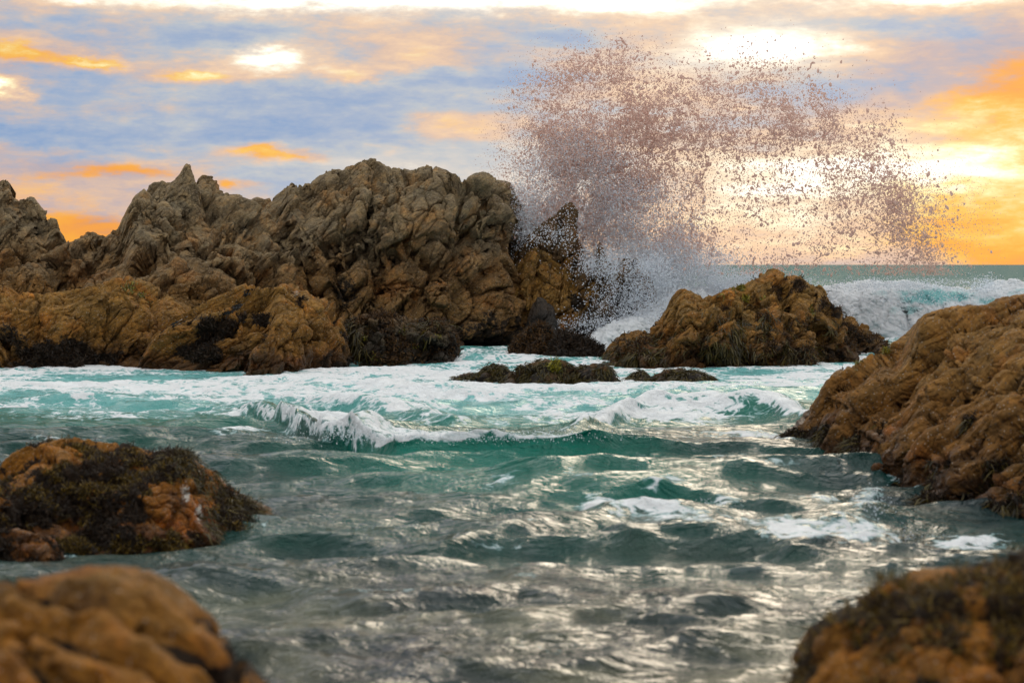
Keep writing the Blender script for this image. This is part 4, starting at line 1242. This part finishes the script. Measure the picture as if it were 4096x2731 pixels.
def drops(name, P, S, E, mat, label):
    """a burst of separate water drops: one point per drop, a lumpy drop shape instanced on each"""
    me = bpy.data.meshes.new(name + '_points')
    me.vertices.add(len(P))
    me.vertices.foreach_set('co', np.ascontiguousarray(P, np.float32).ravel())
    me.attributes.new('drop_scale', 'FLOAT_VECTOR', 'POINT').data.foreach_set('vector', np.ascontiguousarray(S, np.float32).ravel())
    me.attributes.new('drop_turn', 'FLOAT_VECTOR', 'POINT').data.foreach_set('vector', np.ascontiguousarray(E, np.float32).ravel())
    o = link(name, me, kind='stuff', label=label)
    ng = bpy.data.node_groups.new(name + '_nodes', 'GeometryNodeTree')
    ng.interface.new_socket('Geometry', in_out='INPUT', socket_type='NodeSocketGeometry')
    ng.interface.new_socket('Geometry', in_out='OUTPUT', socket_type='NodeSocketGeometry')
    nd, lk = ng.nodes, ng.links
    gi, go = nd.new('NodeGroupInput'), nd.new('NodeGroupOutput')
    ico = nd.new('GeometryNodeMeshIcoSphere')
    ico.inputs['Radius'].default_value = 1
    ico.inputs['Subdivisions'].default_value = 2
    nz = nd.new('ShaderNodeTexNoise')
    nz.inputs['Scale'].default_value = 1.1
    sub = nd.new('ShaderNodeVectorMath'); sub.operation = 'SUBTRACT'
    sub.inputs[1].default_value = (.5, .5, .5)
    sc = nd.new('ShaderNodeVectorMath'); sc.operation = 'SCALE'
    sc.inputs['Scale'].default_value = 1.5
    sp = nd.new('GeometryNodeSetPosition')
    lk.new(nz.outputs['Color'], sub.inputs[0]); lk.new(sub.outputs[0], sc.inputs[0]); lk.new(sc.outputs[0], sp.inputs['Offset'])
    sm = nd.new('GeometryNodeSetMaterial')
    sm.inputs['Material'].default_value = mat
    lk.new(ico.outputs[0], sp.inputs['Geometry']); lk.new(sp.outputs[0], sm.inputs['Geometry'])
    iop = nd.new('GeometryNodeInstanceOnPoints')
    a1 = nd.new('GeometryNodeInputNamedAttribute'); a1.data_type = 'FLOAT_VECTOR'; a1.inputs[0].default_value = 'drop_scale'
    a2 = nd.new('GeometryNodeInputNamedAttribute'); a2.data_type = 'FLOAT_VECTOR'; a2.inputs[0].default_value = 'drop_turn'
    lk.new(gi.outputs[0], iop.inputs['Points']); lk.new(sm.outputs[0], iop.inputs['Instance'])
    lk.new(a1.outputs[0], iop.inputs['Scale'])
    e2r = nd.new('FunctionNodeEulerToRotation')
    lk.new(a2.outputs[0], e2r.inputs[0]); lk.new(e2r.outputs[0], iop.inputs['Rotation'])
    lk.new(iop.outputs[0], go.inputs[0])
    md = o.modifiers.new('drops', 'NODES')
    md.node_group = ng
    me.materials.append(mat)
    return o


def sample_spray(count, blobs, rs, ystart, yspread, fil, clump, bounds, minz=.1, fan=0):
    """random points in the burst: more where its sheets and threads are"""
    out = []
    got = 0
    while got < count:
        m = 120000
        px = bounds[0] + (bounds[2] - bounds[0]) * rs.rand(m)
        py = bounds[1] + (bounds[3] - bounds[1]) * rs.rand(m)
        d = np.zeros(m)
        for (cx, cy, rx, ry, a) in blobs:
            d += a * np.exp(-(((px - cx) / rx) ** 2 + ((py - cy) / ry) ** 2) ** 1.3)
        if fan:      # the burst opens as a rounded fan, a little denser towards its rim
            r = np.hypot((px - 738) / 222, (py - 272) / 212)
            lean = np.clip(1.25 - (px - 560) / 420, .45, 1.3)
            d += fan * lean * (.20 + .40 * np.exp(-((r - .80) / .17) ** 2)) / (1 + np.exp((r - .97) / .045))
        y = ystart + rs.normal(size=m) * yspread
        X, Z = (px - 512) / F * ystart, H - (py - HY) / F * ystart
        Q = np.stack([X, (y - ystart) * .3, Z], 1)
        W = np.stack([perlin(Q * .9, 61), perlin(Q * .9, 62), perlin(Q * .9, 63)], 1)
        Q2 = Q + W * .5
        thr = np.exp(-np.abs(perlin(Q2 * 3.0, 64)) / .07)
        thr2 = np.exp(-np.abs(perlin(Q2 * 7.0, 66)) / .10)
        cl = np.clip(.5 + 1.5 * fbm(Q2 * .8, 3, .6, 65), .04, 1.6)
        p = d * ((1 - fil) + fil * (1.7 * thr + 1.3 * thr2)) * ((1 - clump) + clump * cl)
        k = (rs.rand(m) < p) & (Z > minz)
        out.append(np.stack([X[k] * y[k] / ystart, y[k], H + (Z[k] - H) * y[k] / ystart, thr[k]], 1))
        got += k.sum()
    return np.concatenate(out)[:count]


def build_spray():
    rs = np.random.RandomState(12)
    body = [(570, 130, 44, 44, .22), (548, 165, 34, 36, .20), (610, 150, 50, 50, .16), (590, 190, 50, 42, .26), (600, 75, 46, 26, .22), (545, 215, 30, 24, .24), (605, 225, 32, 34, .24),
            (560, 95, 26, 22, .10), (660, 190, 40, 50, .14), (880, 200, 36, 26, .10), (915, 235, 34, 24, .20), (655, 245, 40, 26, .18), (630, 62, 30, 16, .12)]
    YS = 47.6
    P = sample_spray(84000, body, rs, YS, .9, .86, .80, (470, 20, 1000, 275), fan=.62)
    n = len(P)
    s = (.0050 + .0070 * rs.rand(n) + .024 * rs.rand(n) ** 14) * (1 + .7 * P[:, 3])
    S = np.stack([s * (1 + .9 * rs.rand(n)), s * (.7 + .3 * rs.rand(n)), s * (.7 + .3 * rs.rand(n))], 1)
    drops('spray', P[:, :3], S, rs.rand(n, 3) * 6.28, M_DROP, 'huge arching burst of dark backlit water drops')
    # torn threads and clots of water: short crooked strings of drops
    seeds = sample_spray(1500, body, rs, YS, .9, .8, .85, (480, 30, 990, 270), fan=.5)[:, :3]
    ch = []
    for k in range(len(seeds)):
        m = int(5 + 30 * rs.rand() ** 3)
        d = rs.normal(size=3) * (1, .3, 1)
        d /= np.linalg.norm(d)
        p = seeds[k].copy()
        r0 = .010 + .012 * rs.rand() ** 2
        for i in range(m):
            ch.append((p[0], p[1], p[2], r0 * (.6 + .8 * rs.rand()) * (1 - .5 * i / m)))
            d = d + rs.normal(size=3) * (.55, .2, .55)
            d /= np.linalg.norm(d)
            p = p + d * r0 * 1.5
    ch = np.array(ch)
    n = len(ch)
    s = ch[:, 3]
    S = np.stack([s * (1 + .8 * rs.rand(n)), s, s], 1)
    drops('torn_spray', ch[:, :3], S, rs.rand(n, 3) * 6.28, M_DROP, 'torn threads and clots of water in the burst')
    # fine outer scatter
    wide = [(x, y, rx * 1.25, ry * 1.2, a * .5) for (x, y, rx, ry, a) in body] + [(522, 150, 26, 50, .10), (532, 110, 24, 34, .08), (512, 190, 20, 26, .05), (950, 215, 40, 50, .07)]
    P = sample_spray(50000, wide, rs, YS, 1.3, .40, .55, (450, 15, 1020, 275), fan=.25)
    n = len(P)
    s = .0048 + .0060 * rs.rand(n)
    S = np.stack([s * (1 + rs.rand(n)), s, s], 1)
    drops('fine_spray', P[:, :3], S, rs.rand(n, 3) * 6.28, M_DROP, 'fine drops scattered round the burst')
    mist = [(535, 205, 26, 40, .30), (605, 215, 36, 50, .26), (640, 275, 60, 22, .70), (612, 256, 38, 12, .55), (680, 285, 60, 18, .60), (545, 236, 26, 8, .40), (572, 225, 26, 26, .10), (650, 230, 40, 40, .25), (640, 300, 40, 14, .5), (740, 283, 70, 9, .35), (575, 160, 46, 36, .14),
            (528, 235, 14, 24, .40), (690, 262, 50, 14, .30), (610, 310, 30, 20, .12)]
    P = sample_spray(80000, mist, rs, 46.6, .7, .45, .6, (510, 110, 820, 335))
    n = len(P)
    s = .0055 + .0075 * rs.rand(n)
    S = np.stack([s * (1 + .8 * rs.rand(n)), s, s], 1)
    drops('mist', P[:, :3], S, rs.rand(n, 3) * 6.28, M_MIST, 'dense pale blue white mist at the foot of the burst')
    # falling mist in front of the rocks at the foot of the burst
    P = sample_spray(9500, [(612, 262, 32, 14, .5), (645, 285, 30, 26, .55), (545, 236, 24, 10, .22), (575, 225, 14, 22, .10), (625, 300, 30, 18, .25)], rs, 44.4, .3, .6, .7, (515, 190, 720, 335))
    n = len(P)
    s = .006 + .009 * rs.rand(n) ** 2
    S = np.stack([s * (1 + .8 * rs.rand(n)), s, s], 1)
    drops('falling_mist', P[:, :3], S, rs.rand(n, 3) * 6.28, M_MIST, 'white drops falling in front of the dark rocks')
    # white drops thrown off the breakers and lips
    A = []
    for (cx, cy, rx, ry, D, m, ) in [(600, 325, 40, 10, 44, 2200), (640, 315, 30, 12, 44, 1500), (900, 284, 70, 5, 50, 2600), (985, 284, 14, 6, 50, 900), (950, 300, 90, 12, 48.5, 1400), (950, 335, 50, 6, 47, 1500), (620, 300, 34, 22, 45, 1500),
                                     (480, 436, 110, 5, 18.4, 1800), (870, 512, 14, 14, 14.4, 1100), (855, 538, 60, 7, 13.6, 1300), (620, 515, 30, 5, 14.9, 500), (862, 448, 22, 7, 20.2, 900), (345, 432, 30, 5, 18.6, 500), (760, 535, 60, 6, 14, 300), (715, 508, 16, 8, 15, 260)]:
        px = cx + rs.normal(size=m) * rx * .6
        py = cy + rs.normal(size=m) * ry * .7
        y = D + rs.normal(size=m) * .3
        sz = (.25 + .75 * rs.rand(m) ** 3) * D / F * .62
        A.append(np.stack([(px - 512) / F * y, y, H - (py - HY) / F * y, sz], 1))
    A = np.concatenate(A)
    A = A[A[:, 2] > 0]
    n = len(A)
    s = A[:, 3]
    S = np.stack([s * (1 + .8 * rs.rand(n)), s, s], 1)
    drops('breaker_spray', A[:, :3], S, rs.rand(n, 3) * 6.28, M_MIST, 'white drops thrown up by the breakers and wave lips')


build_spray()
tot = sum(len(o.data.polygons) for o in SC.objects if o.type == 'MESH')
print('POLYS', tot, 'script', time.time() - T0)
